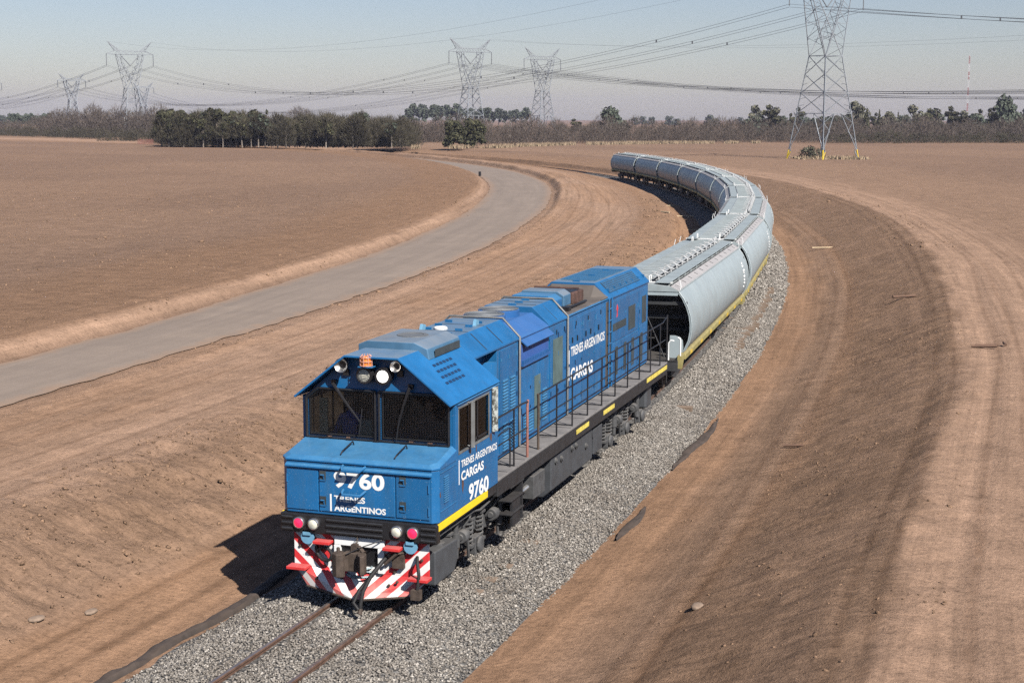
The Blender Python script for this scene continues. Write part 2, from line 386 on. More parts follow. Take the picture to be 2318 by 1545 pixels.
V = np.stack([-RC+(RC+oo_)*np.cos(ang), YC+(RC+oo_)*np.sin(ang), zz], -1).reshape(-1, 3)
ns, no = so_.shape
i = (np.arange(ns-1)[:, None]*no+np.arange(no-1)[None]).ravel()
F = np.stack([i, i+1, i+no+1, i+no], 1)
def soil_mat(name, use_attr=True, col=(.3, .2, .13)):
    m, nt, b = newmat(name)
    tc = node(nt, 'ShaderNodeTexCoord').outputs['Object']
    if use_attr: a = node(nt, 'ShaderNodeAttribute'); a.attribute_name = 'soil'; c = a.outputs['Color']
    else:
        rp = node(nt, 'ShaderNodeNewGeometry').outputs['Random Per Island']
        c = ramp(nt, rp, [(0, tuple(q*.6 for q in col)), (1, tuple(q*1.2 for q in col))]).outputs[0]
    n1 = noise(nt, 9, 8, .72, tc); n2 = noise(nt, 1.1, 6, .65, tc); n3 = noise(nt, 38, 3, .6, tc)
    f = ramp(nt, n1.outputs[0], [(.28, .62), (.5, 1.), (.72, 1.22)]).outputs[0]
    c = mix(nt, c, f, 1., 'MULTIPLY')
    f = ramp(nt, n2.outputs[0], [(.3, .84), (.7, 1.14)]).outputs[0]; c = mix(nt, c, f, 1., 'MULTIPLY')
    f = ramp(nt, n3.outputs[0], [(.27, .55), (.40, 1.), (.70, 1.), (.76, 1.35)]).outputs[0]; c = mix(nt, c, f, .8, 'MULTIPLY')
    b.inputs['Roughness'].default_value = .95; b.inputs['Specular IOR Level'].default_value = .1
    n4 = noise(nt, 1.7, 8, .78, tc); f = ramp(nt, n4.outputs[0], [(.28, .55), (.46, 1.), (.58, 1.02), (.72, 1.34)]).outputs[0]; c = mix(nt, c, f, .85, 'MULTIPLY')
    if use_attr:
        cv = node(nt, 'ShaderNodeAttribute'); cv.attribute_name = 'curve'
        mp = node(nt, 'ShaderNodeMapping'); nt.links.new(cv.outputs['Vector'], mp.inputs[0]); mp.inputs['Scale'].default_value = (.5, 5.5, 1)
        sa = noise(nt, 1, 5, .7, mp.outputs[0]); mp2 = node(nt, 'ShaderNodeMapping'); nt.links.new(cv.outputs['Vector'], mp2.inputs[0]); mp2.inputs['Scale'].default_value = (3.6, .07, 1)
        sl_ = noise(nt, 1, 5, .65, mp2.outputs[0])
        f = ramp(nt, sa.outputs[0], [(.32, .70), (.5, 1.), (.68, 1.22)]).outputs[0]; c = mix(nt, c, mix(nt, c, f, 1., 'MULTIPLY'), math_(nt, 'MULTIPLY', a.outputs['Alpha'], .8))
        f = ramp(nt, sl_.outputs[0], [(.30, .66), (.48, .98), (.56, 1.04), (.72, 1.30)]).outputs[0]; c = mix(nt, c, mix(nt, c, f, 1., 'MULTIPLY'), math_(nt, 'SUBTRACT', .85, math_(nt, 'MULTIPLY', a.outputs['Alpha'], .6)))
        sv = node(nt, 'ShaderNodeSeparateXYZ'); nt.links.new(cv.outputs['Vector'], sv.inputs[0])
        cmb = node(nt, 'ShaderNodeCombineXYZ'); nt.links.new(math_(nt, 'MULTIPLY', sv.outputs[1], .045), cmb.inputs[0])
        fn_ = noise(nt, 30, 3, .6, cmb.outputs[0]); brk = noise(nt, 12, 4, .7, cmb.outputs[0]); tot = None
        for k_, (c0, amp) in enumerate(((8.45, .35), (8.95, .35), (10.2, 1.), (11.9, 1.), (10.9, .7), (12.6, .7), (4.75, .4), (5.3, .4), (-3.5, .4), (-4.3, .4), (-8.3, 1.1), (-10.0, 1.1), (-9.2, .8), (-11.3, .8), (-12.4, .6))):
            cm2 = node(nt, 'ShaderNodeCombineXYZ'); nt.links.new(math_(nt, 'MULTIPLY', sv.outputs[1], .03), cm2.inputs[0]); cm2.inputs[1].default_value = (k_//2)*7.3
            wv = noise(nt, 1., 2, .4, cm2.outputs[0]); d_ = math_(nt, 'ABSOLUTE', math_(nt, 'SUBTRACT', math_(nt, 'ADD', sv.outputs[0], math_(nt, 'MULTIPLY', math_(nt, 'SUBTRACT', wv.outputs[0], .5), amp*2.2)), c0))
            t_ = ramp(nt, d_, [(.04, 1.), (.13, 0.)]).outputs[0]; tot = t_ if tot is None else math_(nt, 'MAXIMUM', tot, t_)
        cr_ = noise(nt, 4.5, 4, .7, tc); tot = math_(nt, 'MULTIPLY', tot, ramp(nt, cr_.outputs[0], [(.38, .1), (.6, .8)]).outputs[0])
        tot = math_(nt, 'MULTIPLY', tot, ramp(nt, brk.outputs[0], [(.35, .2), (.6, 1.)]).outputs[0])
        c = mix(nt, c, mix(nt, c, (.62, .58, .54), 1., 'MULTIPLY'), tot)
    nt.links.new(c, b.inputs['Base Color'])
    h = math_(nt, 'ADD', math_(nt, 'MULTIPLY', n1.outputs[0], 1.), math_(nt, 'MULTIPLY', n3.outputs[0], .35))
    if use_attr: h = math_(nt, 'ADD', h, math_(nt, 'MULTIPLY', math_(nt, 'MULTIPLY', n4.outputs[0], a.outputs['Alpha']), 3.2))
    bump(nt, b, h, .8, .065)
    return m
M_soil = soil_mat('bare soil'); M_clod = soil_mat('soil clods', False, (.27, .172, .112))
g = npmesh('ground', V, F, M_soil, cc.reshape(-1, 3), True); at_ = g.data.attributes.new('curve', 'FLOAT_VECTOR', 'POINT'); at_.data.foreach_set('vector', np.stack([warp(so_, oo_), so_, 0*so_], -1).astype(np.float32).ravel())
col_ = g.data.attributes['soil']; c4 = np.ones((oo_.size, 4), np.float32); c4[:, :3] = cc.reshape(-1, 3); c4[:, 3] = rough_mask(so_, oo_).ravel(); col_.data.foreach_set('color', c4.ravel())
g['kind'] = 'structure'; g['label'] = 'bare brown soil of cut banks, lanes and open fields'
def gz(s, o): return float(height(np.array([[float(s)]]), np.array([[float(o)]]))[0, 0])
# ---------------------------------------------------------------- asphalt road, a sheet 4 cm proud
def strip(name, ss, e0, e1, zf, mats, n=8, edge=.0, seed=3):
    ss = np.asarray(ss); t = np.linspace(0, 1, n); A, B = e0(ss), e1(ss)
    A = A+edge*(fbm(ss*.8, ss*0, 4, seed)-.5); B = B+edge*(fbm(ss*.8, ss*0+9, 4, seed+1)-.5)
    o = A[:, None]*(1-t)+B[:, None]*t; s2 = ss[:, None]+o*0; z = zf(s2, o, t[None]+o*0); a = (s2-YC)/RC
    V = np.stack([-RC+(RC+o)*np.cos(a), YC+(RC+o)*np.sin(a), z], -1).reshape(-1, 3)
    k = (np.arange(len(ss)-1)[:, None]*n+np.arange(n-1)[None]).ravel()
    ob = npmesh(name, V, np.stack([k, k+1, k+n+1, k+n], 1), mats, None, True)
    at = ob.data.attributes.new('curve', 'FLOAT_VECTOR', 'POINT'); at.data.foreach_set('vector', np.stack([t[None]*4.5+o*0, s2, 0*s2], -1).astype(np.float32).ravel()); return ob
m, nt, b = newmat('worn asphalt'); tc = node(nt, 'ShaderNodeTexCoord').outputs['Object']
n1 = noise(nt, .5, 6, .65, tc); n2 = noise(nt, 30, 4, .7, tc)
c = ramp(nt, n1.outputs[0], [(.3, (.195, .152, .120)), (.5, (.212, .166, .132)), (.72, (.238, .185, .144))]).outputs[0]
cv = node(nt, 'ShaderNodeAttribute'); cv.attribute_name = 'curve'; mp = node(nt, 'ShaderNodeMapping'); nt.links.new(cv.outputs['Vector'], mp.inputs[0]); mp.inputs['Scale'].default_value = (1.6, .05, 1)
n3 = noise(nt, 1, 5, .65, mp.outputs[0]); c = mix(nt, c, ramp(nt, n3.outputs[0], [(.3, .88), (.5, 1.), (.7, 1.12)]).outputs[0], 1., 'MULTIPLY')
sx = node(nt, 'ShaderNodeSeparateXYZ'); nt.links.new(cv.outputs['Vector'], sx.inputs[0]); ed = math_(nt, 'ABSOLUTE', math_(nt, 'SUBTRACT', sx.outputs[0], 2.25))
n4 = noise(nt, 1.3, 6, .75, tc); ed = math_(nt, 'ADD', ed, math_(nt, 'MULTIPLY', math_(nt, 'SUBTRACT', n4.outputs[0], .5), 1.6))
c = mix(nt, c, (.27, .175, .115), math_(nt, 'MULTIPLY', ramp(nt, math_(nt, 'SUBTRACT', ed, 1.5), [(.2, 0.), (.8, 1.)]).outputs[0], .85))
c = mix(nt, c, ramp(nt, n2.outputs[0], [(.3, .72), (.7, 1.2)]).outputs[0], .8, 'MULTIPLY')
nt.links.new(c, b.inputs['Base Color']); b.inputs['Roughness'].default_value = .9; bump(nt, b, n2.outputs[0], .3, .02)
M_asph = m
rs = np.concatenate([np.arange(-60, 130, .3), np.arange(130, 285, 1.5)])
road = strip('road', rs, lambda s: prof(LT, s), lambda s: prof(RT, s), lambda s, o, t: .83+.05*np.sin(np.pi*t), M_asph, 9, .4)
road['kind'] = 'structure'; road['label'] = 'grey asphalt access road curving past the field'
# ---------------------------------------------------------------- ballast bed and loose stones
def bal_h(s, o):
    z = np.interp(o, [-2.55, -2.2, -1.5, -.75, .75, 1.45, 2.42, 2.56], [-.46, -.40, -.10, -.07, -.07, -.10, -.42, -.50])
    return z+.05*(fbm(s*1.6, o*1.6, 3, 91)-.5)
m, nt, b = newmat('ballast bed'); tc = node(nt, 'ShaderNodeTexCoord').outputs['Object']
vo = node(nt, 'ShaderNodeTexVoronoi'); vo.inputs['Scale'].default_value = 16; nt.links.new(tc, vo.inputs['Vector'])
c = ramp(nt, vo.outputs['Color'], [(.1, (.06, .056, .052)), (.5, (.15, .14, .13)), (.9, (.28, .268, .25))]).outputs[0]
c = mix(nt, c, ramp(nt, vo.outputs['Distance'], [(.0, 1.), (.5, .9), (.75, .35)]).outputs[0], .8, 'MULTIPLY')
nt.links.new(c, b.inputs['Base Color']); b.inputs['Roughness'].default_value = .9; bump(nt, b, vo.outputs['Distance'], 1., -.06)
M_bal = m
bs_ = np.concatenate([np.arange(-22, 80, .5), np.arange(80, 205, 1.5)])
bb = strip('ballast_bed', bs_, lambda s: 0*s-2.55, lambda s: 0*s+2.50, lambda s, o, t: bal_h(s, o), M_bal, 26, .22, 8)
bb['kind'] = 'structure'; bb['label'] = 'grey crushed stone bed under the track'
m, nt, b = newmat('ballast stone'); rp = node(nt, 'ShaderNodeNewGeometry').outputs['Random Per Island']
tcs = node(nt, 'ShaderNodeTexCoord').outputs['Object']; nls = noise(nt, .7, 5, .65, tcs)
c = ramp(nt, rp, [(0, (.115, .103, .090)), (.35, (.185, .168, .149)), (.7, (.245, .225, .201)), (.93, (.33, .305, .275)), (1, (.50, .47, .43))]).outputs[0]
c = mix(nt, c, ramp(nt, nls.outputs[0], [(.3, (.74, .70, .66)), (.5, (1., .985, .96)), (.7, (1.08, 1.07, 1.05))]).outputs[0], 1., 'MULTIPLY')
nt.links.new(c, b.inputs['Base Color']); b.inputs['Roughness'].default_value = .85; M_stone = m
OCT = np.array([(1, 0, 0), (-1, 0, 0), (0, 1, 0), (0, -1, 0), (0, 0, 1), (0, 0, -1)], float)
OF = np.array([(0, 2, 4), (2, 1, 4), (1, 3, 4), (3, 0, 4), (2, 0, 5), (1, 2, 5), (3, 1, 5), (0, 3, 5)])
def rocks(P, size, flat=.75):
    n = len(P); q = rng.normal(size=(n, 4)); q /= np.linalg.norm(q, axis=1)[:, None]
    a, b_, c_, d_ = q.T
    Rm = np.stack([1-2*(c_*c_+d_*d_), 2*(b_*c_-a*d_), 2*(b_*d_+a*c_), 2*(b_*c_+a*d_), 1-2*(b_*b_+d_*d_), 2*(c_*d_-a*b_), 2*(b_*d_-a*c_), 2*(c_*d_+a*b_), 1-2*(b_*b_+c_*c_)], 1).reshape(n, 3, 3)
    v = OCT[None]*rng.uniform(.65, 1.25, (n, 6, 1))*rng.uniform([1, .65, .5], [1.25, 1, .85], (n, 1, 3))+rng.uniform(-.22, .22, (n, 6, 3))
    v = np.einsum('nij,nkj->nki', Rm, v)*size[:, None, None]; v[..., 2] *= flat
    return (v+P[:, None]).reshape(-1, 3), (OF[None]+6*np.arange(n)[:, None, None]).reshape(-1, 3)
def on_curve(s, o, z):
    a = (s-YC)/RC; return np.stack([-RC+(RC+o)*np.cos(a), YC+(RC+o)*np.sin(a), z], 1)
Vs, Fs, k0 = [], [], 0
for s0, s1, dens, sz in ((-13, 22, 780, .029), (22, 45, 380, .041), (45, 90, 110, .07), (90, 150, 25, .1)):
    n = int((s1-s0)*5.1*dens); s = rng.uniform(s0, s1, n); o = rng.uniform(-2.4, 2.62, n)
    edge = 2.44+.34*(fbm(s*.8, s*0, 4, 9)-.5)+rng.normal(0, .06, n)
    keep = (o > -2.35+rng.normal(0, .08, n))&(o < edge)&~((np.abs(o) < .8)&(s > 4))&~((s > 18)&(o < 0))
    keep &= np.minimum(np.abs(o-.5), np.abs(o+.5)) > .07*(1+0*s)
    s, o = s[keep], o[keep]; P = on_curve(s, o, bal_h(s, o)+rng.uniform(-.2, .75, len(s))*sz)
    v, f = rocks(P, sz*rng.uniform(.7, 1.35, len(s))); Vs.append(v); Fs.append(f+k0); k0 += len(v)
st = npmesh('ballast_stones', np.concatenate(Vs), np.concatenate(Fs), M_stone); st['kind'] = 'stuff'; st['label'] = 'loose grey crushed stones of the track bed'
# clods of turned earth on the banks
s = []; o = []; z = []
def scat(n, s0, s1, o0, o1, so0, patch=None):
    a = rng.uniform(s0, s1, n); c = rng.uniform(o0, o1, n)
    if patch: kp = fbm(a*patch, c*patch, 3, 77) > rng.uniform(.42, .66, n); a, c = a[kp], c[kp]
    return a, c, so0*rng.lognormal(0, .42, len(a))
Q = [scat(9000, -10, 45, -8.6, -4.7, .026, .35), scat(1200, 45, 120, -7, -4, .07, .3), scat(3000, -10, 60, 5.0, 9.4, .024, .3), scat(700, -10, 60, 3.0, 5.2, .022, .5), scat(900, -10, 50, -4.6, -2.9, .016), scat(1500, 0, 120, -15, -13.2, .045, .5), scat(900, 0, 90, -20.5, -18.6, .04, .5), scat(1300, 60, 140, 8.5, 12, .05, .4), scat(9000, 10, 110, -75, -20.5, .05, .2), scat(2500, 5, 90, 14, 34, .045, .2)]
s, o, z_ = [np.concatenate(q) for q in zip(*Q)]
hz = height(s[:, None], o[:, None])[:, 0]
v, f = rocks(on_curve(s, o, hz+z_*.10), np.minimum(z_, .17))
cl = npmesh('soil_clods', v, f, M_clod); cl['kind'] = 'stuff'; cl['label'] = 'brown clods of turned earth scattered over the banks'
# dark geotextile lip along the inner edge of the ballast and showing in places at the outer one
M_fab = mat('geotextile', (.026, .022, .021), .8, var=.6, vs=5, bmp=.5, bs_=14, dust=.5, dcol=(.13, .09, .064))
def lip(name, s0, s1, o0, w, hgt, label, seed):
    ss = np.arange(s0, s1, .12); n = 7; t = np.linspace(0, 1, n)
    wv = w*(.55+1.0*fbm(ss*.8, ss*0, 4, seed))*np.clip(np.minimum(ss-s0, s1-ss)/1.6, .06, 1)**.6; o = o0+(fbm(ss*.35, ss*0+5, 3, seed+1)-.5)*.28+0*ss
    O = o[:, None]+wv[:, None]*(t-.5)[None]
    Z = -.40+hgt*np.sin(np.pi*t)[None]**.7*(.55+.9*fbm(ss*.9, ss*0+2, 3, seed+2))[:, None]+.13*(fbm(ss[:, None]*2.6+0*O, O*7, 4, seed+3)-.5)
    Z[:, 0] = -.47; Z[:, -1] = -.49
    P = on_curve((ss[:, None]+0*O).ravel(), O.ravel(), Z.ravel())
    k = (np.arange(len(ss)-1)[:, None]*n+np.arange(n-1)[None]).ravel()
    ob = npmesh(name, P, np.stack([k, k+1, k+n+1, k+n], 1), M_fab, None, True); return tag(ob, label, 'ground fabric', 'dark fabric strips edging the ballast')
lip('ground_fabric', -13, 12, -2.62, .26, .03, 'long dark crumpled fabric strip between orange soil and ballast, lower left', 120)
lip('ground_fabric', 6.6, 9.4, 2.60, .30, .02, 'dark fabric patch showing at the ballast edge beside the fuel tank', 130)
lip('ground_fabric', 13, 19.5, 2.58, .26, .02, 'thin dark fabric strip at the ballast edge beside the rear of the engine', 140)
# ================================================================ rails and sleepers
M_rail = mat('rusty rail', (.145, .085, .06), .65, .3, .3, 9, .2, 60)
M_shine = mat('rail head', (.36, .29, .25), .38, .8, .2, 9)
M_wood = mat('sleeper wood', (.16, .115, .082), .9, var=.35, vs=7, bmp=.5, bs_=30, dust=.35, dcol=(.25, .19, .145))
ss = np.concatenate([np.arange(-22, 60, 1.), np.arange(60, 300, 3.)])
for sd, lb in ((-1, 'rusty steel rail on the inner side of the curve, left of its pair'), (1, 'rusty steel rail on the outer side of the curve, right of its pair')):
    mb = MB(); P = [(-.06, 0, -.15), (.06, 0, -.15), (.06, 0, -.135), (.012, 0, -.11), (.012, 0, -.04), (.034, 0, -.032), (.034, 0, -.004), (.026, 0, 0), (-.026, 0, 0), (-.034, 0, -.004), (-.034, 0, -.032), (-.012, 0, -.04), (-.012, 0, -.11), (-.06, 0, -.135)]
    n = len(P)
    for i, s_ in enumerate(ss):
        for p in P: mb.v.append(tuple(trk(s_, sd*.535+p[0], p[2]+.02)))
        if i:
            for k in range(n):
                mb.f.append(((i-1)*n+k, (i-1)*n+(k+1) % n, i*n+(k+1) % n, i*n+k)); mb.mi.append(1 if k == 7 else 0)
    tag(mb.build('rail', [M_rail, M_shine]), lb, 'rail', 'rails of the track')
def sleeper(s_, dz=0., ln=1.0, off=0.):
    mb = MB(); mb.box(-ln, ln, -.12, .12, -.17, -.02)
    o = mb.build('sleeper', M_wood, None, .012); p = trk(s_, off, dz); o.location = p; o.rotation_euler = (0, 0, (s_-YC)/RC); return o
for k, s_ in enumerate((-7.0, -7.75)):
    tag(sleeper(s_, -.02, 1.05), ['weathered brown wooden sleeper under the rails ahead of the engine, the farther one', 'weathered brown wooden sleeper under the rails at the bottom edge, the nearer one'][k], 'sleeper', 'wooden railway sleepers')
for k, s_ in enumerate((1.75, 2.5, 3.35, 5.0)):
    tag(sleeper(s_, -.075, .75, .80), ['wooden sleeper end showing beside the front wheels of the engine, nearest one', 'wooden sleeper end showing beside the second wheel of the engine', 'broken brown sleeper end beside the front bogie of the engine', 'pale sleeper end in the stones below the engine steps'][k], 'sleeper', 'wooden railway sleepers')
proto = None
for k in range(34):
    s_ = 19.5+.62*k if k < 1 else 31.0+.62*(k-1)
    if proto is None: o = proto = sleeper(s_, -.065, 1.1, .75)
    else:
        o = proto.copy(); COL.objects.link(o); o.location = trk(s_, .75+random.uniform(-.12, .12), -.07+random.uniform(-.03, .02)); o.rotation_euler = (0, 0, (s_-YC)/RC)
    tag(o, 'brown sleeper end in the row poking out of the stones beside the hoppers', 'sleeper', 'row of sleeper ends beside the hoppers') if k else tag(o, 'single brown sleeper end in the stones beside the front corner of the first hopper', 'sleeper', 'wooden railway sleepers')
# ================================================================ the locomotive (built about its track-level centre)
LOCO = thing('locomotive', (0, 8.4, 0), 'blue diesel freight locomotive with red and white striped plow leading the train', 'locomotive', absolute=True)
BLUE = (.011, .115, .290)
M_blue = mat('blue paint', BLUE, .36, var=.14, vs=2.2, bmp=.10, bs_=6, chip=.55, streak=.55, scol=(.035, .085, .14), dust=.62, dcol=(.09, .225, .34))
M_bluet = mat('dusty roof blue', BLUE, .45, var=.15, vs=2.2, streak=.3, scol=(.035, .085, .14), dust=.95, dcol=(.165, .215, .255), dlo=.84)
M_blue2 = mat('repainted blue panel', (.018, .098, .285), .45, var=.08, vs=2, dust=.45, dcol=(.09, .17, .36))
M_bluer = mat('blue paint with rust chips', BLUE, .42, var=.14, vs=2.2, chip=.5, streak=.4, scol=(.035, .085, .14), rust=.275, dust=.62, dcol=(.09, .225, .34))
M_navy = mat('dark navy', (.006, .03, .085), .6); M_lblue = mat('pale blue metal', (.14, .31, .45), .5, var=.15); M_mblue = mat('worn blue edge', (.04, .155, .30), .5, var=.2)  # the navy serves the roof louvre slots and some door catches
M_roofd = mat('grimy roof', (.055, .14, .24), .6, var=.3, vs=1.6, dust=.75, dcol=(.22, .215, .21))
M_soot = mat('sooty roof', (.08, .068, .06), .75, var=.45, vs=1.5, dust=.3, dcol=(.2, .17, .15), rust=.36, rcol=(.11, .06, .045))
M_rustst = mat('rusty stack', (.085, .045, .035), .8, var=.5, vs=4)
M_dark = mat('black underframe', (.018, .018, .020), .6, var=.3, vs=5, dust=.2, dcol=(.15, .13, .115))
M_greyd = mat('dusty running gear', (.065, .066, .068), .7, var=.4, vs=5, dust=.55, dcol=(.19, .175, .16))
M_tank = mat('dark grey tank', (.048, .052, .058), .6, var=.25, vs=2.5, dust=.4, dcol=(.17, .155, .14))
M_deck = mat('worn deck plate', (.17, .16, .155), .75, var=.3, vs=2.5, bmp=.2, bs_=50)
M_blk = mat('black paint', (.012, .012, .014), .45, var=.2)
M_wht = mat('white paint', (.78, .78, .77), .5, var=.05, rust=.0)
M_yel = mat('yellow paint', (.80, .56, .02), .5, var=.07)
M_red = mat('red paint', (.55, .035, .035), .5, var=.15, dust=.35, dcol=(.55, .3, .28))
M_sil = mat('bare steel', (.50, .49, .47), .35, .85, .15)
M_strip = mat('drip strip', (.165, .17, .17), .5, .3, .2)
M_fang = mat('fan guard wire', (.13, .14, .15), .6)
M_salm = mat('salmon rusty post', (.25, .105, .08), .6, var=.35, vs=12)
M_rusty = mat('rusty coupler', (.075, .055, .043), .75, .2, .4, 9, .3, 40)
M_mesh = mat('intake screen', (.075, .115, .115), .7, var=.25, vs=3)
M_meshd = mat('dark screen', (.035, .045, .05), .75, var=.3, vs=3)
M_int = mat('cab lining', (.05, .058, .06), .8)
M_rub = mat('rubber', (.012, .012, .013), .7)
def glass(name, tint, gl=.06):
    m = bpy.data.materials.new(name); m.use_nodes = True; nt = m.node_tree; nt.nodes.clear()
    out = node(nt, 'ShaderNodeOutputMaterial'); tr = node(nt, 'ShaderNodeBsdfTransparent'); tr.inputs[0].default_value = tint+(1,)
    g = node(nt, 'ShaderNodeBsdfGlossy'); g.inputs['Roughness'].default_value = gl
    fr = node(nt, 'ShaderNodeFresnel'); fr.inputs[0].default_value = 1.3; mx = node(nt, 'ShaderNodeMixShader')
    nt.links.new(fr.outputs[0], mx.inputs[0]); nt.links.new(tr.outputs[0], mx.inputs[1]); nt.links.new(g.outputs[0], mx.inputs[2]); nt.links.new(mx.outputs[0], out.inputs[0]); return m
M_glass = glass('windscreen glass', (.85, .90, .90)); M_glassd = glass('dusty side glass', (.10, .11, .115), .2)
W = 1.4
def L(name, mb, m, bevel=.0, parent=LOCO, **k): return mb.build(name, m, parent, bevel, **k)
# ---- nose and cab
mb = MB()
nose = [(-W, .10), (-W+.10, 0), (W-.10, 0), (W, .10), (W, .90), (-W, .90)]
mb.prism(nose, 1.54, 2.42, 'z')
body = L('nose', mb, M_bluer, .012)
mb = MB()                                              # lid with sloping top and chamfered edges
F_ = lambda x, y, z: (x, y, z)
lidb = [(-W-.015, .09), (-W+.09, -.02), (W-.09, -.02), (W+.015, .09), (W+.015, .86), (-W-.015, .86)]
zt = lambda y: 2.50+.165*min(1, max(0, y/.84))
r0 = [(x, y, 2.425) for x, y in lidb]; r1 = [(x, y, 2.455+.14*min(1, y/.84)*(y > 0)) for x, y in lidb]
r2 = [(x*.945, y+(.075 if y < .5 else 0), zt(y+.07)) for x, y in lidb]
mb.loft([r0, r1, r2]); L('nose_lid', mb, M_blue, .008, body)
mb = MB()
for z0, z1, x0, x1 in ((2.325, 2.355, -1.31, 1.31),): mb.box(x0, x1, -.055, 0, z0, z1)
mb.plate([(-1.31, -.055, 2.35), (1.31, -.055, 2.35), (1.31, 0, 2.385), (-1.31, 0, 2.385)], .01)
L('drip_ledge', mb, M_blue, .004, body)
for x0, x1 in ((-1.30, -.72), (-.70, .66), (.68, 1.27)):
    d = L('locker_door', MB().box(x0, x1, -.018, .0, 1.60, 2.30), M_blue, .008, body)
    hb = MB()
    hs = x0+.015 if x0 < -1 else x1-.015
    if abs(x0+.70) > .1:
        for z in (2.12, 1.74): hb.bar((hs, -.026, z-.07), (hs, -.026, z+.07), .012, 8)
        L('hinge', hb, M_blue, 0, d, smooth=40)
for x, z in ((-.63, 2.20), (-.63, 1.77), (.80, 2.22), (.80, 1.79)):
    mb = MB(); mb.cur = 0; mb.box(x-.055, x+.055, -.024, -.019, z-.085, z+.085)
    mb.cur = 1; mb.bar((x-.03, -.05, z+.02), (x+.035, -.05, z+.02), .014, 8); mb.bar((x+.02, -.05, z+.02), (x+.02, -.025, z-.05), .012, 8); mb.box(x-.05, x+.05, -.034, -.024, z-.085, z-.06)
    L('door_latch', mb, [M_meshd, M_blue], 0, body)
for z in (2.375, 1.965):                                # two bent steps on the nose front
    mb = MB(); mb.tube([(-.26, -.02, z+.03), (-.24, -.13, z-.0), (-.22, -.15, z-.02), (.10, -.15, z-.02), (.12, -.13, z), (.14, -.02, z+.03)], .022, 8); mb.box(-.22, .10, -.19, -.11, z-.04, z-.015)
    L('step', mb, M_blue, 0, body, smooth=40)
for x in (-.37, .60):
    mb = MB(); mb.tube([(x, .14, zt(.2)+.01), (x+.02, .16, zt(.2)+.06), (x+.02, .36, zt(.4)+.06), (x+.02, .58, zt(.6)+.06), (x+.03, .60, zt(.6))], .012, 6); L('lid_handle', mb, M_blk, 0, body, smooth=50)
mb = MB(); text(mb, '9760', (-.43, -.0205, 2.02), (.91, 0, 0), (0, 0, .29)); L('number', mb, M_wht, 0, body)
mb = MB(); mb.box(-.505, -.475, -.021, -.0185, 1.615, 1.905); text(mb, 'TRENES', (-.43, -.0205, 1.785), (.56, 0, 0), (0, 0, .105)); text(mb, 'ARGENTINOS', (-.43, -.0205, 1.625), (.93, 0, 0), (0, 0, .105)); L('lettering', mb, M_wht, 0, body)
X = W+.003
mb = MB(); mb.box(W, X, .985, 1.015, 1.97, 2.39); text(mb, 'TA', (X, 1.09, 2.24), (0, 1.84, -.06), (0, 0, .125)); text(mb, 'CARGAS', (X, 1.09, 2.01), (0, 1.13, -.045), (0, 0, .165)); L('lettering', mb, M_wht, 0, body)
mb = MB(); text(mb, '9760', (X, 1.46, 1.57), (0, 1.02, -.05), (0, 0, .30)); L('number', mb, M_wht, 0, body)
mb = MB()
for k in range(12): mb.obox((W+.004, .39, 1.84+.038*k), (.012, 0, -.006), (0, .11, 0), (0, 0, .008))
L('louvre', mb, M_blue, 0, body)
mb = MB()
for z in (1.72, 2.36): mb.box(W, W+.012, .12, .86, z-.008, z+.008)
each(mb, 'side_trim', M_blue, body)
L('yellow_stripe', MB().box(W-.01, W+.012, .02, 2.42, 1.415, 1.535), M_yel, .003, body)
L('yellow_stripe', MB().box(-W-.012, -W+.01, .02, 2.42, 1.415, 1.535), M_yel, .003, body)
# rust scabs on the cab side
mb = MB()
for y, z, a, b_ in ((1.17, 1.93, .055, .17), (1.55, 2.43, .06, .06), (1.86, 2.41, .035, .07), (2.62, 2.47, .08, .09), (2.05, 2.12, .02, .05), (.12, 2.0, .03, .05), (2.33, 1.98, .015, .03)):
    mb.poly([(X-.001, y+a*math.cos(t)*random.uniform(.6, 1.1), z+b_*math.sin(t)*random.uniform(.6, 1.2)) for t in [k*math.pi/5 for k in range(10)]])
each(mb, 'rust_patch', M_rustst, body)
# cab shell: walls built round the openings
FY = .84
cab = L('cab', MB().box(-W, W, 2.9, 3.0, 1.54, 3.37).box(-W, -W+.06, .90, 2.9, 1.54, 2.42).box(W-.06, W, .90, 2.9, 1.54, 2.42).box(-W+.06, W-.06, .90, 2.9, 1.56, 1.64).box(-W, -W+.06, FY, 1.0, 2.42, 3.37).box(W-.06, W, FY, 1.0, 2.42, 3.37)
        .box(-W, -W+.06, 1.0, 2.5, 2.42, 2.51).box(W-.06, W, 1.0, 2.5, 2.42, 2.51).box(-W, -W+.06, 1.0, 2.5, 3.27, 3.37).box(W-.06, W, 1.0, 2.5, 3.27, 3.37)
        .box(-W, -W+.06, 2.5, 2.9, 2.42, 3.37).box(W-.06, W, 2.5, 2.9, 2.42, 3.37), M_bluer, .006)
mb = MB()                                              # front wall: sill, post, jambs, gable
mb.box(-W+.06, W-.06, FY, FY+.06, 2.42, 2.70)
mb.box(-.055, .075, FY, FY+.06, 2.70, 3.50)
for s_ in (-1, 1):
    mb.prism([(s_*(W-.06), 2.70), (s_*1.27, 2.70), (s_*1.27, 3.34), (s_*(W-.06), 3.37)][::s_], FY, FY+.06)
    mb.prism([(s_*(W-.06), 3.37), (s_*1.27, 3.34), (s_*1.08, 3.50), (s_*.065, 3.50), (s_*.065, 4.09), (s_*.50, 4.09)][::s_], FY, FY+.06)
mb.box(-.065, .065, FY, FY+.06, 3.50, 4.09)
L('front_wall', mb, M_blue, 0, cab)
prof_ = [(-1.435, 3.395), (-.49, 4.14), (.49, 4.14), (1.435, 3.395), (1.41, 3.37), (.48, 4.105), (-.48, 4.105), (-1.41, 3.37)]
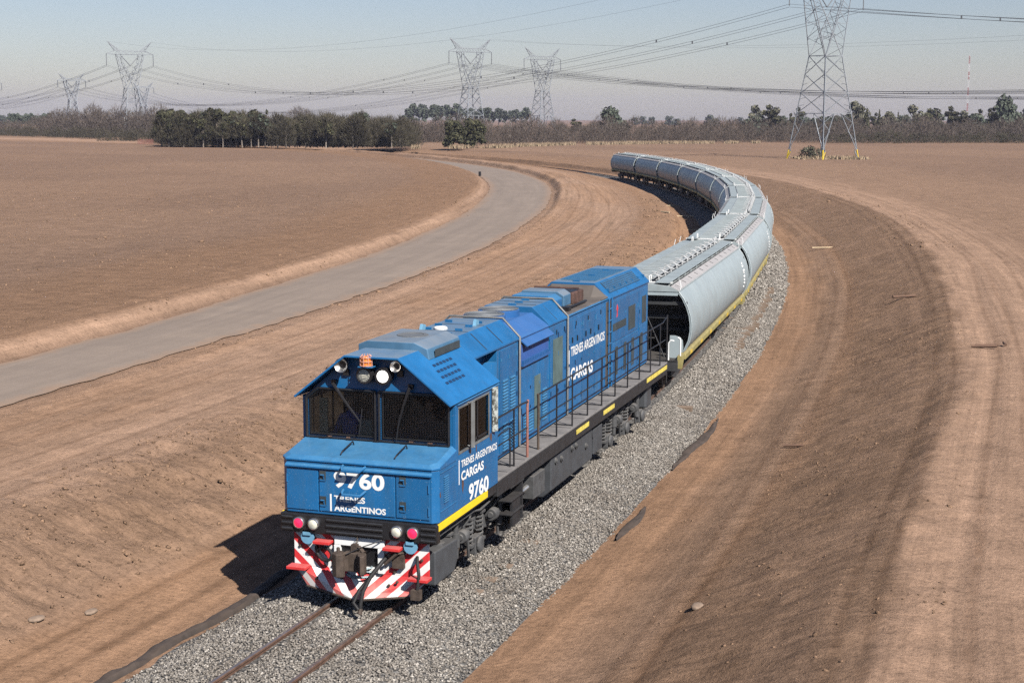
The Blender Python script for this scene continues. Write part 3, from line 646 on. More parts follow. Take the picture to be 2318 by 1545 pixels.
roof = L('roof', MB().prism(prof_, .565, 3.04), M_bluet, .006)
mb = MB()
def slope(x): return 4.14+(x-.49)*(3.395-4.14)/(1.435-.49)
for r in range(4):
    for c in range(6):
        x = .80+.105*r; y = 1.42-.16*r*0+.155*c-.07*r
        d = Vector((1, 0, -.788)).normalized()
        mb.obox((x, y, slope(x)+.006), d*.026, (0, .050, 0), (.003, 0, .004))
each(mb, 'roof_louvre', M_navy, roof)
mb = MB(); mb.prism([(-.62, 4.07), (-.62, 4.20), (-.45, 4.27), (.42, 4.27), (.66, 4.17), (.70, 3.98)], 1.45, 3.0)
ac = L('air_conditioner', mb, M_roofd, .015, roof)
mb = MB(); mb.prism([(.52, 4.02), (.52, 4.17), (.64, 4.13), (.66, 4.0)], 3.0, 3.01); mb.box(.705, .712, 1.7, 2.9, 4.0, 4.13); L('vent_screen', mb, M_meshd, 0, ac)
mb = MB(); mb.lathe((0.05, 2.3, 4.27), (0, 0, 1), [(0, .28), (.012, .28), (.012, .20), (.006, .2)], 24); L('fan_ring', mb, M_strip, 0, ac)
# windows
for s_ in (-1, 1):
    a, b_ = (-1.27, -.055) if s_ < 0 else (.075, 1.27)
    c = a if s_ < 0 else b_; i_ = b_ if s_ < 0 else a
    pts = [(a, 2.70), (b_, 2.70)]+([(b_, 3.50), (-1.08, 3.50), (-1.27, 3.34)] if s_ < 0 else [(1.27, 3.34), (1.08, 3.50), (a, 3.50)])
    wn = L('windscreen', MB().poly([(x, FY+.03, z) for x, z in pts]), M_glass, 0, cab)
    fr = MB(); cx = sum(p[0] for p in pts)/5; cz = sum(p[1] for p in pts)/5
    for k in range(5):
        p, q = pts[k], pts[(k+1) % 5]
        n_ = 5
        fr.bar((cx+(p[0]-cx)*.97, FY-.005, cz+(p[1]-cz)*.96), (cx+(q[0]-cx)*.97, FY-.005, cz+(q[1]-cz)*.96), .016, 8)
    L('window_frame', fr, M_rub, 0, wn)
    # stone guard: a framed wire grid standing off the glass
    gd = MB(); GY = FY-.055
    x0, x1, z0, z1 = min(a, b_)-.03, max(a, b_)+.03, 2.665, 3.515
    def top(x): return min(z1, 3.515-(abs(x)-1.09)*.84) if abs(x) > 1.09 else z1
    x = x0
    while x < x1: gd.box(x-.0016, x+.0016, GY-.002, GY+.002, z0, top(x)); x += .030
    z = z0
    while z < z1:
        lim = 1.09+(3.515-z)/.84; xa, xb = max(x0, -lim), min(x1, lim)
        gd.box(xa, xb, GY-.002, GY+.002, z-.0016, z+.0016); z += .030
    L('stone_guard', gd, M_blk, 0, cab)
    gf = MB()
    cs = [(x0, z0), (x1, z0), (x1, top(x1)), (min(x1, 1.09), z1), (max(x0, -1.09), z1), (x0, top(x0))]
    for k in range(6):
        p, q = cs[k], cs[(k+1) % 6]
        if (abs(p[0]-q[0])+abs(p[1]-q[1])) > .02: gf.bar((p[0], GY, p[1]), (q[0], GY, q[1]), .022, 6)
    L('guard_frame', gf, M_blk, 0, cab)
    wp = MB(); px = -.78 if s_ < 0 else .62
    tip = (-.28, FY-.10, 2.98) if s_ < 0 else (.40, FY-.10, 2.92)
    wp.tube([(px, FY-.03, 3.63), (px, FY-.10, 3.62), (px+(tip[0]-px)*.5, FY-.12, 3.30), tip], [.03, .03, .022, .012], 6); wp.box(px-.045, px+.045, FY-.07, FY, 3.59, 3.67)
    wp.bar((tip[0]-.02, tip[1]-.01, tip[2]-.2), (tip[0]+.04, tip[1]-.01, tip[2]+.24), .010, 5)
    L('wiper', wp, M_blk, 0, cab, smooth=40)
mb = MB()
for x in (-1.0, -.5, 0, .5, 1.0): mb.obox((x, FY-.07, 2.655), (.09, 0, .03), (0, .014, 0), (-.004, 0, .014))
each(mb, 'guard_bracket', M_blk, cab)
for s_ in (-1, 1):
    x = s_*(W-.03)
    g1 = L('side_window', MB().poly([(x, 1.0, 2.51), (x, 2.5, 2.51), (x, 2.5, 3.27), (x, 1.0, 3.27)]), M_glassd, 0, cab)
    fr = MB(); xo = s_*(W+.008)
    for y0, y1, z0, z1 in ((.97, 2.53, 2.485, 2.52), (.97, 2.53, 3.26, 3.295), (.97, 1.0, 2.5, 3.28), (2.5, 2.53, 2.5, 3.28)): fr.box(min(xo, x), max(xo, x), y0, y1, z0, z1)
    L('window_frame', fr, M_strip, .004, g1)
    fr = MB()
    for y in (1.52, 1.98): fr.box(x-.012, x+.012, y-.025, y+.025, 2.52, 3.26)
    fr.box(x-.012, x+.012, 1.52, 2.5, 2.56, 2.60)
    L('sash_bar', fr, M_blk, 0, g1)
    df = MB(); df.obox((s_*(W+.09), 1.44, 2.92), (.02*s_, .04, 0), (.006, -.003*s_, 0), (0, 0, .40)); df.bar((s_*W, 1.42, 3.30), (s_*(W+.12), 1.46, 3.32), .012); df.bar((s_*W, 1.42, 2.56), (s_*(W+.12), 1.46, 2.53), .012)
    L('wind_deflector', df, M_strip, .004, cab)
    df = MB(); df.obox((s_*(W+.05), 2.70, 2.95), (.03*s_, .065, 0), (.008, -.004*s_, 0), (0, 0, .40)); L('wind_deflector', df, mat('peeling paint', (.30, .32, .30), .7, var=.6, vs=14, rust=.52, rcol=(.06, .06, .05)) if s_ > 0 else M_strip, .004, cab)
    L('gutter', MB().bar((s_*(W+.02), .9, 3.35), (s_*(W+.02), 3.0, 3.35), .014, 6), M_blue, 0, cab)
# cab inside
mb = MB(); mb.box(-1.3, 1.3, 2.80, 2.86, 2.42, 3.4).box(-1.3, 1.3, 1.2, 2.8, 1.642, 2.14); L('cab_lining', mb, M_int, 0, cab)
mb = MB(); mb.box(-1.15, -.2, .91, 1.0, 2.2, 2.60).box(.15, 1.2, .91, 1.0, 2.2, 2.58); each(mb, 'control_desk', mat('desk grey', (.10, .13, .13), .6), cab, .02)
mb = MB(); mb.box(-1.17, -1.02, 1.02, 1.05, 2.46, 3.30); L('sun_blind', mb, mat('cardboard blind', (.42, .36, .25), .8, var=.2), 0, cab)
mb = MB(); mb.box(-.42, -.14, .93, 1.06, 2.60, 2.98); L('console', mb, mat('console grey', (.12, .16, .16), .5), .03, cab)
# lamps, horns, beacon under the visor
for x, z, rr in ((-.56, 3.96, .115), (.43, 3.99, .09)):
    mb = MB(); mb.cur = 0; y = .60
    mb.lathe((x, y, z), (0, 1, 0), [(.14, rr*.02), (.13, rr*.30), (.07, rr*.46), (.03, rr*.72), (.0, rr), (-.004, rr*1.05), (.02, rr*.93), (.06, rr*.6), (.14, rr*.4), (.26, rr*.36)], 22)
    mb.cur = 1; mb.lathe((x, y+.062, z), (0, 1, 0), [(0, rr*.001), (.0, rr*.5), (.001, rr*.5)], 16); mb.bar((x, y+.2, z), (x, FY, z-.12), .022); mb.box(x-.05, x+.05, FY-.05, FY, z-.2, z-.1)
    L('horn', mb, [M_sil, M_blk], 0, cab, smooth=40)
M_lens = mat('lamp lens', (.72, .70, .58), .12, var=.1); M_lit = mat('lit headlamp', (1, .97, .9), .2, emit=1.6); M_chr = mat('chrome rim', (.5, .5, .5), .25, .9)
for x, mm in ((-.155, M_lens), (.185, M_lit)):
    mb = MB(); mb.lathe((x, .63, 3.805), (0, 1, 0), [(0, .125), (0, .145), (.05, .15), (.20, .13), (.22, .0)], 22)
    hl = L('headlight', mb, M_blk, 0, cab, smooth=40)
    mb = MB(); mb.lathe((x, .622, 3.805), (0, 1, 0), [(-.012, .03), (-.006, .07), (.004, .102), (.01, .102)], 22); L('lens', mb, mm, 0, hl, smooth=60)
    if mm is M_lens:
        mb = MB()
        for k in range(-4, 5):
            q = math.sqrt(max(0, .118**2-(k*.026)**2)); mb.box(x+k*.026-.002, x+k*.026+.002, .606, .609, 3.805-q, 3.805+q); mb.box(x-q, x+q, .606, .609, 3.805+k*.026-.002, 3.805+k*.026+.002)
        L('lamp_guard', mb, M_strip, 0, hl)
mb = MB(); mb.cur = 0; bx, by, bz = -.095, .60, 3.985
mb.lathe((bx, by, bz), (0, 0, 1), [(0, .09), (.12, .085), (.155, .06), (.165, .0)], 18); bc = L('beacon', mb, mat('amber beacon', (.65, .17, .03), .25, emit=.12), 0, cab, smooth=45)
mb = MB()
for k in range(8):
    t = k*math.pi/4; mb.tube([(bx+.104*math.cos(t), by+.104*math.sin(t), bz-.01), (bx+.104*math.cos(t), by+.104*math.sin(t), bz+.14), (bx+.06*math.cos(t), by+.06*math.sin(t), bz+.185)], .007, 5)
for z in (0, .07, .14): mb.tube([(bx+.105*math.cos(t), by+.105*math.sin(t), bz+z) for t in [k*math.pi/8 for k in range(17)]], .007, 5)
L('beacon_cage', mb, mat('faded orange wire', (.62, .30, .22), .5), 0, bc)
L('beacon_shelf', MB().box(bx-.12, bx+.14, by-.09, FY, bz-.03, bz-.012), M_blue, .003, cab)
# ---- hood
HW = .88; HT = .60; ZE = 3.78; ZT = 4.13
hood = L('hood', MB().prism([(-HW, 1.6), (HW, 1.6), (HW, ZE), (-HW, ZE)], 4.45, 16.78).box(-.62, .62, 3.0, 4.45, 1.6, 3.62), M_blue, .01)
mb = MB()
for s_ in (-1, 1): mb.prism([(s_*.62, 4.2), (s_*HW, 4.45), (s_*.62, 4.45)][::s_], 1.6, 3.5, 'z')
each(mb, 'intake_cheek', M_blue, hood)
def cap(w0, zt0, zt1, half): return [(-w0, ZE-.04), (w0, ZE-.04), (w0, ZE), (half, zt1), (-half, zt1), (-w0, ZE)]
rA = L('hood_roof', MB().prism(cap(HW+.03, ZE, ZT, .50), 3.10, 5.72), M_bluet, .008)
rC = L('hood_roof', MB().prism(cap(HW+.03, ZE, ZT+.01, HT-.08), 7.76, 9.08), M_bluet, .008)
rE = L('hood_roof', MB().prism(cap(HW+.03, ZE, ZT+.01, HT-.06), 12.62, 16.80), M_bluet, .008)
mb = MB()
for y in (3.9, 4.8): mb.box(-.5, .5, y-.008, y+.008, ZT+.001, ZT+.006)
for y in (8.1, 8.55): mb.box(-.5, .5, y-.008, y+.008, ZT+.011, ZT+.017)
for y in (3.9, 4.8, 8.4, 13.6, 14.6, 15.6):
    d = Vector((HW+.03-.52, 0, ZE-ZT)).normalized(); c = Vector(((HW+.55)/2, y, (ZE+ZT)/2+.006)); mb.obox(c, d*.22, (0, .006, 0), (.002, 0, .003))
each(mb, 'roof_seam', M_meshd, rA)
mb = MB()
for y in np.arange(3.4, 5.6, .55):
    for x in (-.32, .3): mb.box(x-.07, x+.07, y-.015, y+.015, ZT, ZT+.05)
for y in np.arange(13.0, 16.6, .6):
    mb.box(.74-.03, .78+.03, y-.012, y+.012, 3.90, 3.97)
for y in (7.9, 8.35, 8.8, 12.8, 14.2, 15.6): mb.box(-.05, .12, y-.02, y+.02, ZT+.01, ZT+.05)
each(mb, 'lifting_eye', M_blue, rA)
mb = MB(); mb.prism([(3.75, ZT), (3.95, ZT), (3.95, ZT+.09), (3.82, ZT+.12)], -.42, -.36, 'x'); mb.prism([(4.7, ZT), (4.9, ZT), (4.9, ZT+.09), (4.77, ZT+.12)], .30, .36, 'x'); each(mb, 'lifting_lug', M_lblue, rA)
L('roof_hatch', MB().lathe((-.12, 4.1, ZT), (0, 0, 1), [(0, .13), (.03, .13), (.05, .1), (.055, 0)], 16), M_wht, 0, rA, smooth=40)
mb = MB()                                              # pale drip strips arching over hood at the joints
for y in (5.735, 9.10):
    pt = [(-HW-.035, y, 1.62), (-HW-.035, y, ZE+.02), (-.56, y, ZT+.03), (.56, y, ZT+.03), (HW+.035, y, ZE+.02), (HW+.035, y, 1.62)]
    mb.tube(pt, .026, 6)
each(mb, 'drip_strip', M_strip, hood, smooth=30)
# fan deck between the two humps, with the flared panel on the right
mb = MB(); mb.prism([(-HW-.02, ZE-.04), (HW+.02, ZE-.04), (HW+.02, ZE-.02), (.52, 4.02), (-.52, 4.02), (-HW-.02, ZE-.02)], 5.76, 7.76)
fd = L('fan_deck', mb, M_blue2, .006)
for y in (6.22, 7.12):
    mb = MB(); mb.lathe((.0, y, 4.0), (0, 0, 1), [(0, .43), (.14, .43), (.15, .41)], 32); fn = L('cooling_fan', mb, M_blue2, 0, fd, smooth=40)
    mb = MB(); mb.cur = 0
    for k in range(12):
        r_ = .40*(k+1)/12; mb.tube([(r_*math.cos(t), y+r_*math.sin(t), 4.165) for t in [q*math.pi/14 for q in range(29)]], .0075, 4)
    for k in range(12): t = k*math.pi/6; mb.bar((0, y, 4.165), (.42*math.cos(t), y+.42*math.sin(t), 4.165), .008, 4)
    L('fan_grille', mb, M_fang, 0, fn)
    L('fan_well', MB().lathe((0, y, 4.13), (0, 0, 1), [(0, .0), (.001, .40)], 28), M_meshd, 0, fn)
mb = MB(); mb.plate([(.50, 5.9, 4.03), (1.03, 5.9, 3.60), (1.03, 7.72, 3.60), (.50, 7.72, 4.03)], .03); L('flared_panel', mb, M_blue2, .004)
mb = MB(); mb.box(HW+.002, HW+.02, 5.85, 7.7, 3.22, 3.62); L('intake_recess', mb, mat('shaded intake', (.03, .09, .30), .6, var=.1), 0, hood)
mb = MB()
for k in range(16): mb.box(HW+.02, HW+.07, 5.9+.11*k, 5.96+.11*k, 3.24, 3.30)
mb.box(HW, HW+.08, 5.85, 7.7, 3.19, 3.235); L('intake_sill', mb, M_blue2, 0, hood)
# exhaust bay
mb = MB(); mb.prism([(-HW, ZE-.05), (HW, ZE-.05), (HW, ZE-.02), (.80, ZE+.01), (-.80, ZE+.01), (-HW, ZE-.02)], 9.12, 12.62); ex = L('exhaust_deck', mb, M_soot, .006)
for k in range(3): L('silencer_step', MB().prism([(-.80, 3.79), (.36, 3.79), (.36, 3.98+.03*k), (.20, 4.08+.03*k), (-.64, 4.08+.03*k), (-.80, 3.95)], 9.22+.72*k, 9.80+.72*k), M_blue if k < 2 else M_roofd, .02, ex)
L('silencer_core', MB().box(-.72, .28, 9.2, 11.4, 3.79, 3.95), M_soot, .01, ex)
mb = MB(); mb.box(-.78, .42, 11.20, 12.10, 3.79, 4.05); mb.box(-.60, .20, 10.95, 11.40, 3.79, 3.99); L('exhaust_stack', mb, M_rustst, .02, ex)
L('stack_mouth', MB().box(-.68, .34, 11.28, 12.02, 4.051, 4.056), M_blk, 0, ex)
mb = MB(); mb.loft([[(-.80, 12.15, 3.79), (HW-.02, 12.15, 3.79), (HW-.04, 12.2, 3.80), (.5, 12.45, 3.82), (-.5, 12.45, 3.82)], [(-.84, 12.64, 3.80), (HW, 12.64, 3.80), (HW, 12.64, 3.82), (.54, 12.64, 4.12), (-.54, 12.64, 4.12)]]); L('soot_fairing', mb, M_soot, .01, ex)
mb = MB(); mb.tube([(.42, 9.3, 3.83), (.45, 9.9, 3.86), (.62, 10.4, 3.84), (.62, 11.6, 3.84)], .03, 6); mb.box(.5, .7, 9.9, 10.1, 3.8, 3.88); each(mb, 'roof_pipe', M_blk, ex, smooth=40)
mb = MB(); mb.box(-.80, .30, 12.05, 12.15, 3.79, 4.08).box(.30, .5, 11.3, 11.4, 3.79, 3.86); each(mb, 'baffle', M_rustst, ex, .01)
# radiator screens
d = Vector((HW+.03-.54, 0, ZE-ZT-.01)).normalized(); nrm = Vector((-d.z, 0, d.x))
def sl(t, y, h): p = Vector((.54, 0, ZT+.01))+d*t+nrm*h; return Vector((p.x, y, p.z))
mb = MB(); mb.obox(sl(.22, 14.55, .006), d*.17, (0, 1.55, 0), nrm*.008); rs1 = L('radiator_screen', mb, M_meshd, 0, rE)
mb = MB()
for k in range(24): mb.obox(sl(.22, 13.05+.13*k, .018), d*.17, (0, .012, 0), nrm*.006)
for k in range(6): mb.obox(sl(.08+.056*k, 14.55, .018), d*.008, (0, 1.55, 0), nrm*.006)
L('screen_wire', mb, M_blue, 0, rs1)
mb = MB(); mb.box(-.44, .44, 13.1, 15.9, ZT+.012, ZT+.02); rs2 = L('radiator_screen', mb, mat('roof screen', (.06, .15, .22), .7, var=.35, vs=3), 0, rE)
mb = MB()
for k in range(21): mb.box(-.44, .44, 13.12+.138*k, 13.145+.138*k, ZT+.02, ZT+.028)
for k in range(7): mb.box(-.44+.14*k, -.42+.14*k, 13.1, 15.9, ZT+.02, ZT+.028)
L('screen_wire', mb, M_blue, 0, rs2)
# hood side doors, screens, louvres, ladder
for y0, y1, z0, z1 in ((4.6, 5.65, 1.7, 3.68), (5.85, 7.1, 1.68, 3.12), (7.12, 7.75, 1.68, 3.12), (7.85, 9.0, 1.68, 3.70), (9.2, 10.3, 1.68, 3.66), (10.33, 11.4, 1.68, 3.66), (11.43, 12.4, 1.68, 3.66), (12.9, 13.9, 1.68, 2.6), (13.93, 14.9, 1.68, 2.6), (14.93, 15.7, 1.68, 2.6), (15.75, 16.65, 1.68, 3.64), (12.9, 15.7, 2.66, 3.64)):
    mb = MB(); mb.box(HW, HW+.014, y0, y1, z0, z1); q = random.Random(int(y0*10))
    for z in np.arange(z0+.2, z1-.1, .40):
        for y in (y0+.05, y1-.05)+(((y0+y1)/2,) if y1-y0 > 1 else ()):
            if q.random() < .75: mb.cur = 1 if q.random() < .6 else 2; h_ = q.uniform(.025, .06); mb.box(HW+.013, HW+.03, y-.013, y+.013, z-h_, z+h_)
    L('hood_door', mb, [M_blue, M_mblue, M_navy], 0, hood)
mb = MB()
for y in (9.5, 9.9, 10.6, 11.0, 11.7): mb.box(HW+.014, HW+.04, y-.012, y+.012, 3.15, 3.27)
for y in (6.4, 7.4, 8.3, 8.9, 9.8, 10.8, 11.9): mb.box(HW+.014, HW+.03, y-.015, y+.015, 3.5, 3.6)
each(mb, 'door_hasp', M_blk, hood)
for y0, y1, z0, z1, mm in ((8.05, 8.75, 2.45, 3.42, M_mesh), (6.75, 7.15, 1.75, 2.85, M_mesh), (13.05, 14.35, 2.92, 3.10, M_meshd), (14.6, 15.3, 2.75, 3.35, M_meshd), (16.05, 16.5, 2.75, 3.45, M_meshd), (13.3, 13.55, 1.80, 2.5, M_meshd), (14.15, 14.4, 1.80, 2.5, M_meshd), (14.95, 15.2, 1.80, 2.5, M_meshd), (15.9, 16.15, 1.75, 2.5, M_meshd)):
    L('side_screen', MB().box(HW+.014, HW+.026, y0, y1, z0, z1), mm, .004, hood)
for y0, z0, n_ in ((4.75, 2.45, 11), (5.2, 2.45, 11), (4.75, 1.72, 9), (5.2, 1.72, 9), (6.05, 1.8, 7), (7.3, 1.85, 11), (6.35, 1.8, 7)):
    mb = MB()
    for k in range(n_): mb.obox((HW+.024, y0+.14, z0+.062*k), (.016, 0, -.012), (0, .14, 0), (.004, 0, .012))
    L('louvre', mb, M_mblue, 0, hood)
mb = MB()
for y in (12.52, 12.80): mb.bar((HW+.06, y, 1.62), (HW+.06, y, 3.78), .018, 6)
for z in np.arange(1.85, 3.75, .28): mb.bar((HW+.06, 12.52, z), (HW+.06, 12.80, z), .014, 6)
L('ladder', mb, M_blue, 0, hood)
L('joint_panel', MB().box(HW, HW+.012, 12.44, 12.88, 1.65, 3.7), M_soot, 0, hood)
mb = MB(); mb.prism([(13.42, 3.22), (13.52, 3.26), (13.5, 3.36), (13.56, 3.44), (13.46, 3.55), (13.40, 3.42), (13.45, 3.33)], HW+.014, HW+.02, 'x'); L('red_emblem', mb, M_red, 0, hood)
X = HW+.017
mb = MB(); mb.box(HW+.014, X, 9.255, 9.30, 2.2, 3.14); text(mb, 'TA', (X, 9.40, 2.85), (0, 2.87, -.02), (0, 0, .215)); text(mb, 'CARGAS', (X, 9.40, 2.30), (0, 1.83, -.07), (0, 0, .29)); L('lettering', mb, M_wht, 0, hood)
# ---- frame, decks, railings
fr = L('underframe', MB().box(-W, W, 3.0, 16.95, 1.27, 1.555).box(-.9, .9, .1, 17.0, 1.0, 1.54).box(-W+.02, W-.02, .06, 3.0, 1.36, 1.54), M_dark, .015)
mb = MB()
for s_ in (-1, 1): mb.box(min(s_*W, s_*.9)-.0, max(s_*W, s_*.9), 3.02, 16.95, 1.557, 1.60)
mb.box(-.9, .9, 16.8, 16.95, 1.557, 1.6)
each(mb, 'walkway', M_deck, fr, .006)
mb = MB()
for y in np.arange(3.6, 16.9, 1.05): mb.box(.93, W-.02, y-.008, y+.008, 1.601, 1.606)
each(mb, 'deck_seam', M_dark, fr)
for y0, y1, z0, z1 in ((8.14, 9.13, 1.39, 1.49), (10.37, 11.34, 1.39, 1.49), (14.6, 16.9, 1.42, 1.53)):
    mb = MB(); mb.box(W, W+.006, y0, y1, z0, z1); L('yellow_marking', mb, mat('faded yellow', (.62, .50, .10), .6, var=.3, vs=9), 0, fr)
for s_ in (-1, 1):
    mb = MB(); x = s_*1.345
    for y in (4.08, 6.85, 8.0, 9.2, 10.4, 11.6, 12.8, 14.0, 15.2, 16.3): mb.bar((x, y, 1.5), (x, y, 2.70), .017, 6); mb.bar((x, y, 1.62), (x-s_*.40, y, 1.62), .012, 5)
    mb.tube([(x, 3.05, 2.70), (x, 4.6, 2.70), (x, 4.9, 2.68)], .02, 6); mb.tube([(x, 3.05, 2.18), (x, 4.9, 2.18)], .015, 6)
    mb.tube([(x, 5.6, 2.70), (x, 16.6, 2.70), (x, 17.15, 2.82)], .017, 6); mb.tube([(x, 5.6, 2.2), (x, 16.9, 2.2)], .015, 6)
    mb.tube([(x-s_*.05, 4.0, 1.6), (x-s_*.05, 4.0, 2.35), (x-s_*.05, 3.5, 2.35), (x-s_*.05, 3.1, 2.3)], .015, 6)
    L('handrail', mb, M_blk, 0, fr, smooth=40)
    for y in (4.9, 5.6): L('handrail_post', MB().tube([(x, y, 1.45), (x, y, 2.6), (x, y+(.03 if y < 5 else -.03), 2.72)], .026, 8), M_salm if y < 5 else M_rusty, 0, fr, smooth=40)
    mb = MB()
    for k in range(3): mb.box(min(s_*1.05, s_*1.40), max(s_*1.05, s_*1.40), 3.75, 4.55, 1.24-.26*k, 1.27-.26*k)
    mb.box(min(s_*1.30, s_*1.36), max(s_*1.30, s_*1.36), 3.98, 4.42, .46, 1.0); mb.box(min(s_*1.05, s_*1.38), max(s_*1.05, s_*1.38), 4.5, 4.53, .5, 1.27); L('side_step', mb, M_dark, .006, fr)
    mb = MB(); mb.tube([(x, 17.1, 1.0), (x, 17.1, 2.85)], .022, 6); L('end_post', mb, M_blk, 0, fr)
mb = MB(); mb.tube([(-1.3, 17.0, 2.6), (-.4, 17.0, 2.55), (.3, 17.0, 2.95), (.75, 17.0, 2.95), (1.3, 17.05, 1.7)], .018, 6)
for x in (-1.2, -.4, .4, .85): mb.bar((x, 17.0, 1.55), (x, 17.0, 2.55), .018, 6)
L('end_railing', mb, M_blk, 0, fr)
# tank, boxes, pipes under the frame
mb = MB(); mb.prism([(-1.1, .34), (1.1, .34), (1.28, .50), (1.28, 1.16), (-1.28, 1.16), (-1.28, .50)], 6.7, 9.85); tk = L('fuel_tank', mb, M_tank, .02)
mb = MB()
for y, z in ((7.0, 1.12), (7.4, 1.08), (8.2, 1.13), (8.5, 1.13), (9.3, .95)): mb.lathe((1.28, y, z-.06), (1, 0, 0), [(0, .07), (.03, .07), (.03, .04), (.05, .04), (.05, 0)], 12)
each(mb, 'filler_cap', M_greyd, tk, smooth=40)
mb = MB(); mb.box(.95, 1.30, 5.45, 6.2, .62, 1.08).box(-1.30, -.95, 5.45, 6.2, .62, 1.08); mb.box(1.0, 1.25, 5.55, 6.1, 1.08, 1.10); bxx = each(mb, 'battery_box', M_greyd, LOCO, .02)[0]
mb = MB(); mb.tube([(1.12, 5.6, 1.1), (1.12, 5.6, 1.14), (1.12, 6.0, 1.14), (1.12, 6.0, 1.1)], .014, 6); mb.bar((1.2, 5.35, .9), (1.05, 4.95, .75), .05, 8); L('box_handle', mb, M_sil, 0, bxx)
mb = MB(); mb.box(.95, 1.27, 10.0, 10.75, .55, 1.12).box(-1.27, -.95, 10.0, 10.75, .55, 1.12).box(.9, 1.2, 15.4, 16.0, .6, 1.15); mb.bar((1.25, 9.9, 1.1), (1.25, 10.2, .6), .02, 6); each(mb, 'air_reservoir', M_tank, LOCO, .05)
mb = MB()
for s_ in (-1, 1):
    mb.tube([(s_*1.22, .4, 1.2), (s_*1.22, 2.2, 1.2), (s_*1.2, 2.6, 1.12), (s_*1.2, 3.4, 1.18), (s_*1.2, 6.6, 1.2)], .022, 6); mb.tube([(s_*1.25, 6.7, 1.2), (s_*1.25, 11.2, 1.2), (s_*1.2, 11.6, 1.05)], .018, 6)
each(mb, 'brake_pipe', M_greyd, fr, smooth=40)
# bogies
def bogie(yc):
    bg_ = L('bogie', MB().box(-.86, .86, yc-.25, yc+.25, .55, .95), M_dark, .02)
    for s_ in (-1, 1):
        x0, x1 = sorted((s_*.80, s_*.98)); mb = MB()
        mb.prism([(yc-2.25, .62), (yc-2.15, .50), (yc-1.15, .66), (yc-.85, .52), (yc-.15, .66), (yc+.15, .66), (yc+.85, .52), (yc+1.15, .66), (yc+2.15, .5), (yc+2.25, .62), (yc+2.2, .86), (yc+1.6, .98), (yc-1.6, .98), (yc-2.2, .86)], x0, x1, 'x'); L('side_frame', mb, M_greyd, .015, bg_)
        for k in (-1, 0, 1):
            y = yc+k*1.62; mb = MB()
            mb.box(min(s_*.98, s_*1.12), max(s_*.98, s_*1.12), y-.16, y+.16, .28, .60); mb.lathe((s_*1.12, y, .44), (s_, 0, 0), [(0, .15), (.05, .15), (.07, .1), (.07, 0)], 16)
            ab = L('axle_box', mb, M_greyd, .02, bg_)
            mb = MB()
            for d_ in (-.27, .27):
                n_ = 40; mb.tube([(s_*1.02+.075*math.cos(q*.9), y+d_+.075*math.sin(q*.9), .50+.46*q/n_) for q in range(n_)], .022, 5); mb.box(s_*1.02-.1, s_*1.02+.1, y+d_-.1, y+d_+.1, .45, .5); mb.box(s_*1.02-.1, s_*1.02+.1, y+d_-.1, y+d_+.1, .96, 1.0)
            each(mb, 'spring', M_greyd, ab, smooth=40)
            mb = MB(); mb.lathe((s_*.47, y, .475), (s_, 0, 0), [(0, .2), (0, .49), (.025, .49), (.03, .455), (.14, .455), (.14, .36), (.1, .34), (.1, .15), (.16, .14), (.16, 0)], 32); L('wheel', mb, M_rusty, 0, bg_, smooth=40)
        mb = MB()
        for y in (yc-.75, yc+.85):
            mb.lathe((s_*1.1, y-.18, .80), (0, 1, 0), [(0, 0), (0, .05), (.03, .06), (.03, .105), (.07, .12), (.2, .12), (.24, .1), (.34, .05), (.42, .04)], 16); mb.tube([(s_*1.1, y, .95), (s_*1.2, y+.05, 1.1), (s_*1.15, y+.3, 1.2)], .018, 6)
            mb.bar((s_*1.08, y+.25, .8), (s_*1.05, y+.4, .3), .03, 6)
        each(mb, 'brake_cylinder', M_greyd, bg_, smooth=40)
        mb = MB(); mb.bar((s_*1.1, yc-1.15, .5), (s_*1.1, yc-1.15, 1.2), .055, 10); mb.bar((s_*1.1, yc-1.15, .7), (s_*1.1, yc-1.15, .95), .08, 10); mb.bar((s_*1.1, yc+1.2, .5), (s_*1.1, yc+1.2, 1.2), .055, 10); each(mb, 'damper', M_greyd, bg_, smooth=40)
bogie(2.75); bogie(13.6)
for s_ in (-1, 1):
    mb = MB(); mb.prism([(.25, .42), (1.15, .42), (1.3, .60), (1.3, .95), (.25, 1.0)], min(s_*.92, s_*1.26), max(s_*.92, s_*1.26), 'x'); sb = L('sand_box', mb, M_tank, .025)
    mb = MB(); mb.lathe((s_*1.1, .75, .965), (0, .05, 1), [(0, .13), (.05, .13), (.06, .1), (.06, 0)], 14); mb.tube([(s_*1.1, 1.3, .9), (s_*1.1, 1.7, .75), (s_*1.0, 1.9, .45)], .025, 6); L('sand_filler', mb, M_greyd, 0, sb, smooth=40)
# ---- buffer beam, lamps, plow, coupler
bm = L('buffer_beam', MB().box(-W-.01, W+.01, -.06, .10, 1.21, 1.53), M_blk, .02)
for x0, x1 in ((-1.37, -1.17), (-.55, .46), (1.14, 1.39)):
    mb = MB()
    for z in (1.27, 1.37, 1.47): mb.bar((x0, -.075, z), (x1, -.075, z), .022, 6)
    L('rub_rail', mb, mat('scuffed steel', (.09, .09, .095), .3, .7, .3), 0, bm, smooth=40)
M_redl = mat('red lamp lens', (.75, .02, .08), .2, emit=.55)
for x, mm in ((-1.05, M_redl), (-.78, M_lens), (.72, M_lens), (1.0, M_redl)):
    mb = MB(); mb.lathe((x, -.06, 1.385), (0, -1, 0), [(0, .10), (.05, .10), (.06, .085), (.045, .08)], 20); lp = L('marker_lamp', mb, M_chr, 0, bm, smooth=40)
    mb = MB(); mb.lathe((x, -.105, 1.385), (0, -1, 0), [(0, .083), (.012, .06), (.02, .0)], 20); L('lens', mb, mm, 0, lp, smooth=50)
